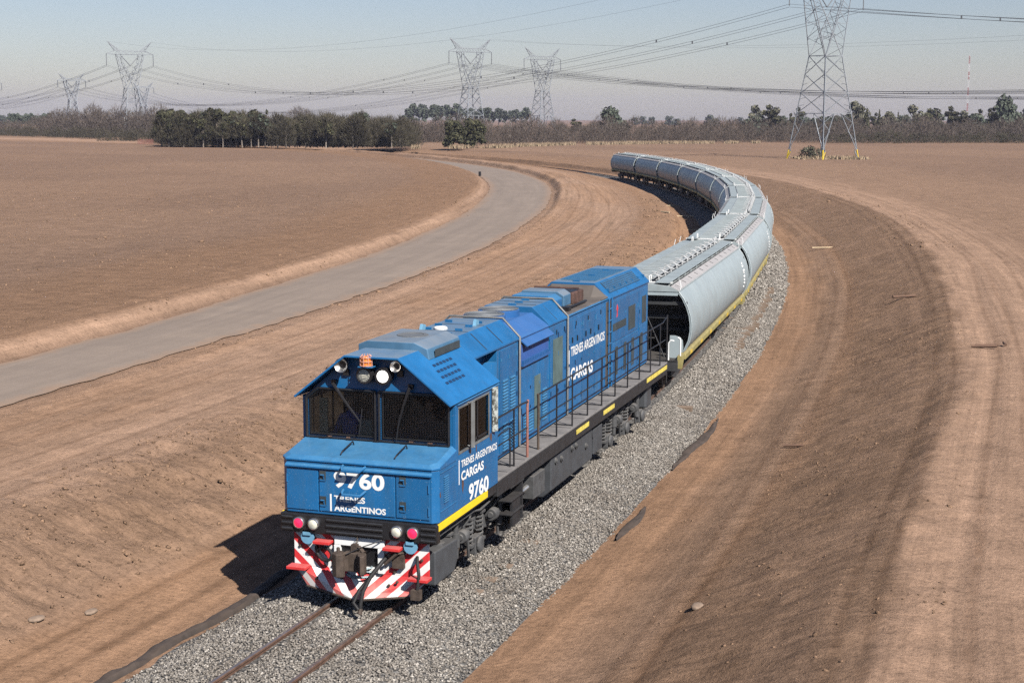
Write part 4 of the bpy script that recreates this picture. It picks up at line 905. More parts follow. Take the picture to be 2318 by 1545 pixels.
m, nt, b = newmat('red and white chevrons'); tc = node(nt, 'ShaderNodeTexCoord').outputs['Object']; sx = node(nt, 'ShaderNodeSeparateXYZ'); nt.links.new(tc, sx.inputs[0])
f = math_(nt, 'SUBTRACT', sx.outputs[2], math_(nt, 'MULTIPLY', math_(nt, 'ABSOLUTE', math_(nt, 'SUBTRACT', sx.outputs[0], .08)), .92))
f = math_(nt, 'GREATER_THAN', math_(nt, 'FRACT', math_(nt, 'DIVIDE', f, .30)), .5)
c = mix(nt, (.78, .76, .74), (.60, .035, .04), f)
n1 = noise(nt, 3, 5, .7, tc); low = ramp(nt, sx.outputs[2], [(.25, 1.), (.62, 0.)]).outputs[0]
c = mix(nt, c, (.50, .42, .36), math_(nt, 'MULTIPLY', math_(nt, 'MULTIPLY', ramp(nt, n1.outputs[0], [(.35, .2), (.65, .9)]).outputs[0], low), .7))
n2 = noise(nt, 11, 4, .7, tc); c = mix(nt, c, (.10, .07, .05), ramp(nt, n2.outputs[0], [(.66, 0.), (.70, 1.)]).outputs[0])
nt.links.new(c, b.inputs['Base Color']); b.inputs['Roughness'].default_value = .5; M_chev = m
mb = MB(); mb.box(-1.22, 1.22, -.34, -.30, .60, 1.27)
mb.prism([(-1.22, -.30), (1.22, -.30), (1.22, -.26), (.95, .1), (-.95, .1), (-1.22, -.26)], 1.2, 1.27, 'z')
plow = L('pilot_plate', mb, M_chev, .006)
mb = MB(); mb.loft([[(-1.22, -.34, .60), (.02, -.36, .60), (1.22, -.34, .60), (1.22, -.29, .60), (.02, -.31, .60), (-1.22, -.29, .60)],
                   [(-.96, -.40, .29), (.02, -.66, .21), (.96, -.40, .29), (.94, -.34, .29), (.02, -.60, .21), (-.94, -.34, .29)]]); L('plow_blade', mb, M_chev, 0, plow)
mb = MB(); mb.bar((-.96, -.41, .285), (.02, -.67, .205), .02, 6); mb.bar((.02, -.67, .205), (.96, -.41, .285), .02, 6); L('blade_edge', mb, M_rusty, 0, plow)
for s_ in (-1, 1):
    L('foot_step', MB().box(min(s_*.92, s_*1.27), max(s_*.92, s_*1.27), -.56, -.34, .585, .635), M_red, .006, plow)
    L('foot_step', MB().box(min(s_*.48, s_*.78), max(s_*.48, s_*.78), -.55, -.34, 1.06, 1.11), M_red, .006, plow)
    mb = MB(); x = s_*.93; mb.lathe((x, -.34, 1.13), (0, -1, 0), [(0, .10), (.05, .10), (.06, .12), (.09, .12), (.09, 0)], 14); mb.box(x-.07, x+.07, -.46, -.43, 1.17, 1.26); L('cable_socket', mb, M_lblue, 0, plow, smooth=40)
mb = MB(); mb.box(-.45, .45, -.40, -.34, 1.04, 1.22); mb.box(-.45, -.34, -.42, -.34, .62, 1.04); mb.box(.34, .45, -.42, -.34, .62, 1.04); mb.box(-.34, .34, -.40, -.34, .62, .70); mb.prism([(-.52, -.34), (.52, -.34), (.45, -.40), (-.45, -.40)], 1.2, 1.24, 'z'); L('coupler_housing', mb, M_wht, .008, plow)
L('coupler_pocket', MB().box(-.34, .34, -.345, -.342, .70, 1.04), M_blk, 0, plow)
mb = MB()                                              # knuckle coupler: shank, head with guard arm, pivoted knuckle
mb.prism([(-.34, .78), (-.34, .96), (-.62, .98), (-.66, .95), (-.66, .79), (-.62, .76)], -.11, .11, 'x')
mb.prism([(-.14, -.58), (.14, -.58), (.25, -.66), (.27, -.80), (.22, -.86), (.14, -.78), (.10, -.70), (-.06, -.70), (-.16, -.74)], .70, 1.02, 'z')
cp = L('coupler', mb, M_rusty, .015, plow)
mb = MB(); mb.prism([(-.20, -.70), (-.27, -.78), (-.26, -.90), (-.16, -.96), (-.06, -.92), (-.05, -.85), (-.13, -.84), (-.12, -.74)], .66, 1.05, 'z'); mb.bar((-.2, -.78, .60), (-.2, -.78, 1.12), .032, 8); L('knuckle', mb, M_rusty, .015, cp)
mb = MB(); mb.tube([(.18, -.62, 1.02), (.10, -.60, 1.10), (-.02, -.58, 1.10), (-.06, -.6, 1.02)], .03, 6); mb.box(-.04, .06, -.64, -.54, 1.0, 1.14); L('lock_lifter', mb, M_rusty, 0, cp)
mb = MB()
for k in range(8): t = k*.045; mb.tube([(.0+.018*math.cos(q*math.pi/4)*(k % 2), -.46-.02*k, 1.20-t*.9+.028*math.sin(q*math.pi/4)) if k % 2 else (.0, -.46-.02*k+.018*math.cos(q*math.pi/4), 1.20-t*.9+.028*math.sin(q*math.pi/4)) for q in range(9)], .007, 4)
L('chain', mb, M_rusty, 0, plow)
mb = MB(); mb.tube([(-.08, -.74, 1.0), (.18, -.60, 1.12), (.42, -.45, 1.20), (.50, -.36, 1.22)], .010, 5); L('uncoupling_lever', mb, M_blk, 0, plow)
mb = MB(); c0 = (-.60, -.46, .78); mb.tube([(-.80+.14*(1-math.cos(t))*1.2, -.36-.12*math.sin(t/2), .98-.16*math.sin(t)-.10*t/3) for t in np.linspace(0, 6.0, 18)], .028, 8); L('jumper_hose', mb, M_rub, 0, plow, smooth=50)
for pts, r_ in (([(.50, -.36, .92), (.46, -.50, .86), (.33, -.66, .66), (.24, -.80, .42), (.22, -.86, .22), (.22, -.86, .12)], .034), ([(.40, -.40, .80), (.32, -.58, .66), (.16, -.78, .42), (.10, -.88, .24), (.20, -.90, .14)], .03), ([(1.02, -.36, .95), (1.08, -.50, .90), (1.12, -.54, .70), (1.10, -.56, .45), (1.06, -.56, .34)], .028)):
    mb = MB(); mb.tube(pts, r_, 8); L('brake_hose', mb, M_rub, 0, plow, smooth=50)
mb = MB(); mb.bar((.50, -.34, .93), (.56, -.44, .96), .035, 8); mb.bar((.80, -.34, 1.0), (.72, -.50, 1.02), .025, 6); mb.bar((.72, -.5, 1.02), (.50, -.5, .82), .025, 6); mb.box(1.0, 1.16, -.62, -.5, .30, .46); mb.box(.60, .80, -.42, -.34, .74, .98); mb.bar((.22, -.86, .14), (.22, -.9, .06), .04, 8)
each(mb, 'hose_fitting', M_rusty, plow)
mb = MB()
for x, z in ((-1.1, .95), (-.75, .45), (-.5, .66), (.55, .45), (.7, .52), (.62, .66), (1.1, .9), (-.3, .5)): mb.lathe((x, -.34-.10*(z < .6), z), (0, -1, 0), [(0, .025), (.03, .025), (.035, 0)], 8)
each(mb, 'bolt', M_rusty, plow)
plow.location.y += .40
mb = MB(); mb.box(-.4, .4, 16.95, 17.2, .9, 1.5); mb.box(-.12, .12, 17.2, 17.9, .72, .95); L('rear_coupler', mb, M_rusty, .02, fr)
# ---- two people in the cab, seen dimly through the guarded glass
M_skin = mat('skin', (.32, .19, .13), .6); M_ov = mat('navy work jacket', (.03, .065, .26), .85); M_ovd = mat('dark work jacket', (.02, .025, .034), .85); M_hv = mat('reflective tape', (.55, .68, .72), .4); M_hair = mat('dark hair', (.012, .01, .009), .8)
def person(x, y, face, jacket, label):
    t = thing('person', (x, y, 2.15), label, 'person', 'train crew in the cab', absolute=True)
    def skin(verts, edges, name, m, par, sub=2):
        me = bpy.data.meshes.new(name); me.from_pydata([v[:3] for v in verts], edges, [])
        o = bpy.data.objects.new(name, me); COL.objects.link(o); o.parent = par; me.materials.append(m)
        md = o.modifiers.new('skin', 'SKIN'); md.use_smooth_shade = True; sd = o.modifiers.new('sub', 'SUBSURF'); sd.levels = sub; sd.render_levels = sub
        for k, v in enumerate(verts): me.skin_vertices[0].data[k].radius = (v[3], v[4] if len(v) > 4 else v[3]); me.skin_vertices[0].data[k].use_root = (k == 0)
        return o
    # seated body: pelvis, spine, neck, arms reaching to the desk, thighs and shins (z is above seat pan minus .45)
    V_ = [(0, 0, .30, .16, .13), (0, .01, .52, .16, .12), (0, .0, .76, .19, .12), (0, -.01, .86, .07), (0, -.01, .93, .06),
          (.17, 0, .78, .075), (.25, -.06, .56, .055), (.20, -.30, .50, .045), (.18, -.40, .52, .04),
          (-.17, 0, .78, .075), (-.25, -.06, .56, .055), (-.20, -.30, .50, .045), (-.18, -.40, .52, .04),
          (.10, -.02, .28, .10), (.13, -.42, .27, .08), (.13, -.44, .02, .055), (-.10, -.02, .28, .10), (-.13, -.42, .27, .08), (-.13, -.44, .02, .055)]
    E_ = [(0, 1), (1, 2), (2, 3), (3, 4), (2, 5), (5, 6), (6, 7), (7, 8), (2, 9), (9, 10), (10, 11), (11, 12), (0, 13), (13, 14), (14, 15), (0, 16), (16, 17), (17, 18)]
    bd = skin(V_, E_, 'body', jacket, t)
    hd = skin([(0, -.02, .96, .07), (0, -.03, 1.04, .095, .105), (0, -.03, 1.12, .09, .10), (0, -.03, 1.18, .05), (0, -.14, 1.05, .016)], [(0, 1), (1, 2), (2, 3), (1, 4)], 'head', M_skin, t)
    mb = MB()
    for sx_ in (-1, 1): mb.lathe((sx_*.035, -.118, 1.085), (0, -1, 0), [(0, .014), (.006, 0)], 8)
    mb.box(-.028, .028, -.125, -.118, .995, 1.003); fo = mb.build('eyes_and_mouth', M_hair, hd)
    for sx_ in (-1, 1): MB().lathe((sx_*.095, -.02, 1.06), (sx_, 0, 0), [(0, .03), (.015, .02), (.015, 0)], 8).build('ear', M_skin, hd)
    hr = skin([(0, .0, 1.08, .098, .10), (0, -.01, 1.16, .092, .098), (0, -.02, 1.205, .05)], [(0, 1), (1, 2)], 'hair', M_hair, t)
    for sx_ in (-1, 1):
        h_ = skin([(sx_*.18, -.40, .52, .035, .022), (sx_*.175, -.47, .53, .04, .02)], [(0, 1)], 'hand', M_skin, t)
        for k in range(5):
            fx = sx_*.175+(-.032+.021*k if k < 4 else -sx_*.045); ln = (.055, .07, .072, .06, .045)[k]; y0 = -.48 if k < 4 else -.44
            skin([(fx, y0, .535, .010), (fx*1.0, y0-ln*.6, .535, .009), (fx, y0-ln, .515, .008)], [(0, 1), (1, 2)], 'finger', M_skin, h_, 1)
    mb = MB()
    for z in (.56, .70): mb.tube([(.215*math.cos(q), .005+.15*math.sin(q), z) for q in np.linspace(0, 2*math.pi, 21)], .022, 4)
    for sx_ in (-1, 1): mb.tube([(sx_*.22+.075*math.cos(q), -.04+.075*math.sin(q), .66) for q in np.linspace(0, 2*math.pi, 13)], .018, 4)
    mb.build('reflective_band', M_hv, t)
    return t
person(-.72, 1.34, 0, M_ov, 'person in a navy blue work jacket sitting behind the left windscreen')
person(.78, 1.32, 0, M_ovd, 'person in a dark jacket with two reflective bands behind the right windscreen')
for x, y, lb in ((-.72, 1.40, 'left'), (.78, 1.38, 'right')):
    mb = MB(); mb.box(x-.24, x+.24, y-.26, y+.24, 2.14, 2.30).box(x-.22, x+.22, y+.2, y+.3, 2.3, 3.0)
    L('seat', mb, M_blk, .04, cab)
# ================================================================ grain hopper wagons (front end at y = 0 of the prototype, roof and body 15.1 m long)
M_hop = mat('pale grey hopper paint', (.285, .335, .35), .45, var=.06, vs=1.1, bmp=.05, bs_=30, dust=.2, dcol=(.40, .38, .36), streak=.55, scol=(.22, .215, .205))
M_hoproof = mat('grey roof paint', (.29, .335, .345), .5, var=.12, vs=1.5, dust=.4, dcol=(.34, .32, .30), streak=.5, scol=(.2, .19, .175))
M_grate = mat('running board grating', (.26, .30, .31), .6, var=.12, vs=2, bmp=.4, bs_=70)
M_edge = mat('dusty roof edge', (.32, .315, .315), .6, var=.12, vs=2, dust=.4, dcol=(.36, .32, .30))
M_end = mat('dark end sheet', (.028, .03, .032), .75, var=.3, vs=1.5)
M_under = mat('wagon underframe', (.03, .031, .033), .7, var=.3, vs=4, dust=.4, dcol=(.14, .12, .10))
M_sill = mat('olive yellow sill', (.27, .23, .085), .65, var=.25, vs=3, dust=.4, dcol=(.34, .28, .19))
M_refl = mat('yellow reflector', (.62, .42, .05), .4, var=.15)
M_wrail = mat('white handrail', (.74, .75, .74), .45)
M_gear = mat('hatch gear', (.36, .37, .37), .5, .2, .3, 12)
M_ribshade = mat('hatch gap shade', (.10, .105, .11), .8)  # dark tone standing in for gaps and rib shadows on the hatches
M_gearl = mat('pale hatch gear', (.50, .51, .51), .5, .1, .2, 6)
M_dgap = mat('dark joint and shade', (.03, .032, .035), .8)  # joints, and the painted shadow line beside the running boards
M_stencil = mat('white stencil', (.75, .76, .75), .5)
def side_prof():                                       # right half, bottom to top
    return [(1.34, 1.33), (1.44, 1.42), (1.555, 1.68), (1.60, 1.95), (1.60, 2.15), (1.565, 2.40), (1.48, 2.66), (1.36, 2.90), (1.21, 3.10)]
LW = 15.15
def make_wagon(detail=2):
    t = thing('hopper_wagon', (0, 0, 0), 'x', 'hopper wagon')
    P = side_prof(); ring = lambda y, k=1.: [(x*k, y, z) for x, z in P]+[(.96, y, 3.235), (.3, y, 3.30), (-.3, y, 3.30), (-.96, y, 3.235)]+[(-x*k, y, z) for x, z in P[::-1]]
    mb = MB(); n = len(P)
    # two curved side shells, open ended towards the slope sheets
    for s_ in (-1, 1):
        out = [(s_*x, z) for x, z in P]; inn = [(s_*(x-.05), z) for x, z in P[::-1]]
        mb.prism((out+inn)[::s_], .02, LW-.02)
    b = each(mb, 'body_side', M_hop, t, 0, smooth=28)[1]
    tm = MB()
    for y in (.03, LW-.03):
        for s_ in (-1, 1): tm.tube([(s_*(x+.004), y, z) for x, z in P], .022, 5)
    each(tm, 'side_rim', M_hop, b, 0, smooth=50)
    st = MB(); q = 0
    for k, (w_, z) in enumerate(((.30, 2.66), (.42, 2.55), (.50, 2.40), (.22, 2.31), (.46, 2.18), (.36, 2.05), (.44, 1.94), (.30, 1.80))):
        x = np.interp(z, [p[1] for p in P], [p[0] for p in P])
        y = LW-1.35; 
        for j in range(3): st.obox((x+.006, y+(j-1)*w_*.32, z), (0, w_*.11, 0), (.004, 0, .0), (-.012, 0, .034))
    st.build('stencil_marks', M_stencil, b)
    # end: hopper slope sheets and bulkheads
    e = MB()
    for y, s_ in ((.06, 1), (LW-.06, -1)):
        e.loft([[(-1.16, y, 3.02), (1.16, y, 3.02), (1.16, y+s_*.03, 3.05), (-1.16, y+s_*.03, 3.05)], [(-1.55, y+s_*.85, 1.95), (1.55, y+s_*.85, 1.95), (1.55, y+s_*.9, 1.95), (-1.55, y+s_*.9, 1.95)], [(-1.3, y+s_*1.9, 1.25), (1.3, y+s_*1.9, 1.25), (1.3, y+s_*1.95, 1.25), (-1.3, y+s_*1.95, 1.25)]])
    each(e, 'slope_sheet', M_end, t)
    rb = MB()
    for y, s_ in ((.06, 1), (LW-.06, -1)):
        for k, (dy, z) in enumerate(((.22, 2.74), (.55, 2.30), (.90, 1.9))): rb.box(-1.45, 1.45, y+s_*(dy-.12), y+s_*(dy-.06), z-.05, z+.05) if s_ > 0 else rb.box(-1.45, 1.45, y+s_*(dy-.06), y+s_*(dy-.12), z-.05, z+.05)
    each(rb, 'end_rib', M_end, t)
    fp = MB()
    for y in (.0, LW-.03): fp.prism([(-1.19, 2.98), (1.19, 2.98), (1.21, 3.09), (.96, 3.215), (-.96, 3.215), (-1.21, 3.09)], y, y+.03)
    each(fp, 'end_fascia', M_hop, t)
    ear = MB()
    for y in (.35, LW-.38):
        for s_ in (-1, 1): ear.prism([(s_*.98, 1.16), (s_*1.28, 1.16), (s_*1.38, 1.45), (s_*1.36, 1.68), (s_*1.28, 1.78), (s_*1.12, 1.82), (s_*.98, 1.82)][::s_], y-.35 if y < 1 else y+.33, y-.32 if y < 1 else y+.36)
    each(ear, 'end_plate', M_hop, t, .004)
    # roof: sloping edges, flat crown, boards, hatch trough
    r = MB(); r.prism([(-1.235, 3.09), (1.235, 3.09), (1.235, 3.115), (.97, 3.245), (.5, 3.30), (-.5, 3.30), (-.97, 3.245), (-1.235, 3.115)], -.02, LW+.02)
    rf = r.build('roof', M_hoproof, t, .006)
    ed = MB()
    for s_ in (-1, 1):
        ed.plate([(s_*.985, 0, 3.252), (s_*1.22, 0, 3.135), (s_*1.22, LW, 3.135), (s_*.985, LW, 3.252)][::s_], .008)
    each(ed, 'roof_edge', M_edge, rf)
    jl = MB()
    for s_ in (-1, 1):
        jl.box(min(s_*.955, s_*.985), max(s_*.955, s_*.985), .05, LW-.05, 3.262, 3.272)  # dark strip painted for the gap and shadow by the running board
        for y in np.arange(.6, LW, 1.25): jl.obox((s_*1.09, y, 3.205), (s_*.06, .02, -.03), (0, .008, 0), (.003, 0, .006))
    jl.build('roof_joint_shade', M_dgap, rf)
    rbd = MB()
    for s_ in (-1, 1): rbd.box(min(s_*.52, s_*.94), max(s_*.52, s_*.94), .02, LW-.02, 3.335, 3.36)
    each(rbd, 'running_board', M_grate, rf, .004)
    bs2 = MB()
    for s_ in (-1, 1):
        for y in np.arange(.4, LW, 1.25): bs2.obox((s_*.97, y, 3.30), (.008, 0, 0), (0, .05, 0), (0, 0, .05)); bs2.box(min(s_*.5, s_*.96), max(s_*.5, s_*.96), y-.012, y+.012, 3.36, 3.366)
    bs2.build('board_bracket', M_hoproof, rf)
    h = MB(); h.box(-.50, .30, .55, LW-.55, 3.30, 3.37)
    hh = h.build('hatch_trough', M_hoproof, rf, .01)
    hr = MB()
    for k in range(28):
        y = .72+k*(LW-1.44)/27; hr.box(-.50, .30, y-.022, y+.022, 3.37, 3.395)
    for x in (-.48, .28): hr.box(x-.02, x+.02, .55, LW-.55, 3.37, 3.40)
    hr.cur = 1  # dark strips painting the gaps and shadows between the ribs
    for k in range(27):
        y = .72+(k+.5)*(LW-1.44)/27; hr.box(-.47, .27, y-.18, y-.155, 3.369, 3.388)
    hr.build('hatch_rib', [M_hoproof, M_ribshade], hh)
    for y in (.42, LW-.52): MB().box(-.52, .32, y, y+.10, 3.302, 3.306).build('hatch_end_joint', M_dgap, hh)
    lk = MB()                                           # locking shaft with its hooped brackets
    hg2 = MB(); hg2.box(.31, .515, .5, LW-.5, 3.302, 3.307); hg2.build('hatch_joint', M_dgap, hh)
    lk.bar((.40, .4, 3.43), (.40, LW-.4, 3.43), .028, 6); lk.bar((.47, .5, 3.37), (.47, LW-.5, 3.37), .016, 5)
    each(lk, 'locking_shaft', M_gear, hh)
    hk = MB()
    for y in np.arange(.8, LW-.5, 1.15):
        hk.tube([(.26, y, 3.37), (.28, y, 3.50), (.38, y, 3.53), (.48, y+.02, 3.47), (.50, y+.03, 3.35)], .022, 5)
        hk.bar((.30, y+.25, 3.41), (.05, y+.25, 3.44), .013, 5); hk.bar((.40, y+.45, 3.43), (.52, y+.50, 3.40), .02, 5)
    each(hk, 'hatch_bracket', M_gearl, hh)
    el = MB()
    for y in (.25, LW-.25):
        el.bar((-1.0, y, 3.33), (1.0, y, 3.33), .018, 5)
        for x in (-.55, .33): el.tube([(x, y-.12, 3.33), (x, y-.12, 3.52), (x, y+.2, 3.52), (x, y+.2, 3.33)], .018, 5)
    each(el, 'roof_grab', M_wrail, rf)
    # sill, decks, rails, running gear
    sl_ = MB()
    for s_ in (-1, 1):
        sl_.prism([(s_*1.30, 1.33), (s_*1.42, 1.33), (s_*1.46, 1.27), (s_*1.46, 1.14), (s_*1.30, 1.14)][::s_], -.05, LW+.05)
        for y0 in (-.45, LW+.05): sl_.prism([(y0, 1.30), (y0, .92), (y0+.06, .92), (y0+.34, 1.14), (y0+.40, 1.14), (y0+.40, 1.30)], min(s_*1.28, s_*1.42), max(s_*1.28, s_*1.42), 'x')
    each(sl_, 'side_sill', M_sill, t, .006)
    rl = MB()
    for s_ in (-1, 1):
        for y in np.arange(.9, LW, 2.2): rl.box(min(s_*1.455, s_*1.466), max(s_*1.455, s_*1.466), y, y+.42, 1.155, 1.265)
    each(rl, 'reflector', M_refl, t)
    dk = MB(); dk.box(-.32, .32, -.45, LW+.45, .78, 1.12)
    for y0, y1 in ((-.5, 1.6), (LW-1.6, LW+.5)): dk.box(-1.28, 1.28, y0, y1, 1.10, 1.16); dk.box(-1.3, 1.3, y0 if y0 < 0 else y1-.08, y0+.08 if y0 < 0 else y1, .85, 1.16)
    dk.build('end_platform', M_under, t, .008)
    hp = MB()
    for y, s2 in ((-.42, -1), (LW+.42, 1)):
        for s_ in (-1, 1):
            x = s_*1.36; hp.tube([(x, y, .95), (x, y, 1.75), (x-s_*.02, y, 1.80), (x-s_*.08, y-s2*.02, 1.82)], .022, 6); hp.tube([(x-s_*.34, y, 1.0), (x-s_*.34, y, 1.66), (x-s_*.28, y, 1.74), (x-s_*.18, y, 1.72)], .022, 6)
    for y in (.25, LW-.25):
        for s_ in (-1, 1): hp.tube([(s_*1.2, y, 3.08), (s_*1.25, y, 3.22), (s_*1.2, y, 3.42)], .014, 5)
    each(hp, 'handrail', M_wrail, t, 0, smooth=45)
    hb = MB()
    for yc in (4.3, LW/2, LW-4.3): hb.loft([[(-1.3, yc-1.5, 1.3), (1.3, yc-1.5, 1.3), (1.3, yc+1.5, 1.3), (-1.3, yc+1.5, 1.3)], [(-.5, yc-.35, .45), (.5, yc-.35, .45), (.5, yc+.35, .45), (-.5, yc+.35, .45)]])
    each(hb, 'discharge_hopper', M_under, t)
    bk = MB(); bk.box(.5, .8, LW+.1, LW+.4, 1.2, 1.5); bk.tube([(.2, .2, 1.2), (.2, .2, 1.7), (.5, .2, 1.7)], .02, 5); bk.bar((-.3, -.1, 1.4), (.3, -.1, 1.4), .12, 10); each(bk, 'brake_gear', M_under, t)
    for yc in (2.3, LW-2.3):
        bg = MB().box(-.75, .75, yc-.2, yc+.2, .45, .75).build('bogie', M_under, t, .02)
        for s_ in (-1, 1):
            f_ = MB(); f_.prism([(yc-1.15, .42), (yc-.85, .36), (yc-.45, .26), (yc+.45, .26), (yc+.85, .36), (yc+1.15, .42), (yc+1.1, .62), (yc+.5, .76), (yc-.5, .76), (yc-1.1, .62)], min(s_*.72, s_*.86), max(s_*.72, s_*.86), 'x'); f_.build('side_frame', M_under, bg, .015)
            for d_ in (-.88, .88):
                w_ = MB(); w_.lathe((s_*.47, yc+d_, .43), (s_, 0, 0), [(0, .15), (0, .44), (.025, .44), (.03, .41), (.13, .41), (.13, .3), (.1, .12), (.16, .1), (.16, 0)], 20); w_.build('wheel', M_rusty, bg, 0, smooth=40)
    cpl = MB(); cpl.box(-.11, .11, -.78, -.45, .72, .95); cpl.box(-.11, .11, LW+.45, LW+.62, .72, .95); cpl.box(-.2, .2, -.78, -.6, .66, 1.0)
    each(cpl, 'coupler', M_rusty, t, .02)
    return t
def pose(o, s0):                                       # a rigid wagon sits on the chord through its two bogies
    a, b = trk(s0+2.3), trk(s0+LW-2.3); d = (b-a).normalized(); o.location = a-d*2.3; o.rotation_euler = (0, 0, math.atan2(-d.x, d.y))
names = ['pale grey grain hopper wagon coupled right behind the blue locomotive', 'second grain hopper wagon from the locomotive, with a pale curved side', 'third grain hopper wagon from the locomotive, its curved side just visible', 'fourth grain hopper wagon from the locomotive, mostly roof visible at the tightest bend', 'fifth grain hopper wagon from the locomotive, with roof and dark inner side visible', 'sixth grain hopper wagon from the locomotive, where inner sides turn dark', 'fourth grain hopper wagon from the tail of the train, dark side in shade', 'third grain hopper wagon from the tail of the train, dark side in shade', 'grain hopper wagon just ahead of the last one, dark side in shade', 'last grain hopper wagon at the tail of the train, near the field']
WG = make_wagon()
for i in range(10):
    o = WG if i == 0 else copy_tree(WG)
    pose(o, 20.3+16.278*i); o['label'] = names[i]; o['group'] = 'grain hopper wagons of the train'
# ================================================================ pylons, cables, mast
M_galv = mat('galvanised steel', (.27, .29, .31), .5, .3, .12)
M_galvy = mat('yellow pylon foot', (.72, .50, .03), .5)
M_insu = mat('insulator', (.16, .17, .18), .35)
M_wire = mat('conductor', (.10, .105, .115), .5, .4)
def lattice(mb, a0, a1, b0, b1, n, r, z=True):        # zigzag between two chords
    A = [Vector(a0).lerp(Vector(a1), k/n) for k in range(n+1)]; B = [Vector(b0).lerp(Vector(b1), k/n) for k in range(n+1)]
    for k in range(n): mb.bar(A[k], B[k+1], r, 4, cap=False) if (k % 2 == 0) == z else mb.bar(B[k], A[k+1], r, 4, cap=False)
ATT = [(-8.35, 24.0), (0, 24.0), (8.35, 24.0)]
def make_pylon(label, feet=None, rr=1.):
    t = thing('pylon', (0, 0, 0), label, 'pylon')
    B, Wt = 4.05, 1.85; r = .075*rr; cor = [(-1, -1), (1, -1), (1, 1), (-1, 1)]
    z1, zw = 7.3, 16.5
    def at(k, z): h = B+(Wt-B)*z/zw; return Vector((cor[k][0]*h, cor[k][1]*h, z))
    for k in range(4):
        mb = MB(); mb.cur = 0; mb.bar(at(k, 0), at(k, 1.3), r*1.5, 4); mb.bar(at(k, 1.3), at(k, zw), r*1.35, 4)
        j = (k+1) % 4; jm = (k+3) % 4
        for q in (j, jm):
            mid = (at(k, z1)+at(q, z1))/2; mb.bar(at(k, 1.3), mid.lerp(at(k, z1), .25), r, 4); mb.bar(at(k, 0), at(k, 0).lerp(mid, .18), r, 4)
            lattice(mb, at(k, 0), at(k, z1), at(k, 0), mid.lerp(at(k, z1), .25), 5, r*.6)
        lg = mb.build('leg', M_galv, t)
        if feet:
            mb = MB(); mb.bar(at(k, -.3), at(k, 1.5), r*1.7, 4); mid = (at(k, z1)+at((k+1) % 4, z1))/2; mb.bar(at(k, -.1), at(k, 0).lerp(mid, .16), r*1.4, 4); mb.build('painted_foot', M_galvy, lg)
    mb = MB()
    for k in range(4):
        j = (k+1) % 4
        for z in (z1, zw): mb.bar(at(k, z), at(j, z), r*1.1, 4)
        zz = [z1, 10.6, 13.6, zw]
        for q in range(3): mb.bar(at(k, zz[q]), at(j, zz[q+1]), r*.9, 4); mb.bar(at(j, zz[q]), at(k, zz[q+1]), r*.9, 4)
        for q in range(8):
            za = z1+q*(zw-z1)/8; mb.bar(at(k, za), at(k, za).lerp(at(j, za+1.2), .22), r*.55, 4)
    mb.build('body_bracing', M_galv, t)
    for s_ in (-1, 1):
        mb = MB()
        for d in (-1, 1):
            o0, o1 = Vector((s_*Wt, d*Wt, zw)), Vector((s_*4.9, d*.8, 28.)); i0, im, i1 = Vector((-s_*Wt*.95, d*Wt, zw)), Vector((s_*2.75, d*.95, 25.3)), Vector((s_*3.05, d*.8, 28.))
            mb.bar(o0, o1, r*1.2, 4); mb.bar(i0, im, r*1.2, 4); mb.bar(im, i1, r*1.1, 4)
            ic = i0.lerp(im, .3); lattice(mb, o0, o0.lerp(o1, .78), ic, im, 7, r*.7); lattice(mb, o0.lerp(o1, .78), o1, im, i1, 2, r*.7)
        for (p, q) in (((s_*Wt, Wt, zw), (s_*4.9, .8, 28.)), ((-s_*Wt*.4, Wt, zw+2.6), (s_*2.75, .95, 25.3))):
            a0, a1 = Vector(p), Vector(q); b0, b1 = Vector((p[0], -p[1], p[2])), Vector((q[0], -q[1], q[2])); lattice(mb, a0, a1, b0, b1, 8, r*.6)
        mb.build('cage_arm', M_galv, t)
    mb = MB()
    for d in (-.8, .8):
        mb.bar((-5.2, d, 29.2), (5.2, d, 29.2), r*1.1, 4); mb.bar((-5.2, d, 28.), (5.2, d, 28.), r*1.1, 4)
        lattice(mb, (-5.2, d, 28.), (5.2, d, 28.), (-5.2, d, 29.2), (5.2, d, 29.2), 10, r*.65)
        for s_ in (-1, 1): mb.bar((s_*5.2, d, 29.2), (s_*8.35, 0, 28.15), r, 4); mb.bar((s_*5.2, d, 28.), (s_*8.35, 0, 28.15), r, 4)
    lattice(mb, (-5.2, -.8, 28), (5.2, -.8, 28), (-5.2, .8, 28), (5.2, .8, 28), 8, r*.6); mb.build('cross_beam', M_galv, t)
    for s_ in (-1, 1):
        mb = MB(); tip = (s_*7.9, 0, 32.4)
        for d in (-.7, .7): mb.bar((s_*3.5, d, 29.2), tip, r, 4); mb.bar((s_*5.2, d, 29.2), tip, r, 4); lattice(mb, (s_*3.5, d, 29.2), tip, (s_*5.2, d, 29.2), tip, 5, r*.55)
        mb.build('peak', M_galv, t)
    for x, _ in ATT:
        mb = MB()
        if x: mb.bar((x, 0, 28.1), (x, 0, 24.1), .11*rr, 6)
        else: mb.bar((-3.0, 0, 27.4), (0, 0, 24.2), .11*rr, 6); mb.bar((3.0, 0, 27.4), (0, 0, 24.2), .11*rr, 6)
        mb.build('insulator_string', M_insu, t)
    return t
LD = (RH*-.56+FH*.83).normalized(); RZ = math.atan2(LD.y, LD.x)-math.pi/2      # all lines run this way; cross beams stand across it
def set_p(o, p, sc=1.): o.location = (p.x, p.y, p.z); o.rotation_euler = (0, 0, RZ); o.scale = (sc, sc, sc)
pR = make_pylon('nearest lattice pylon with yellow feet, standing in the right field, cut by the top edge', True, .82); pr_ = far(1861, 247, 1.5); set_p(pR, pr_); pR['group'] = 'high voltage pylons'
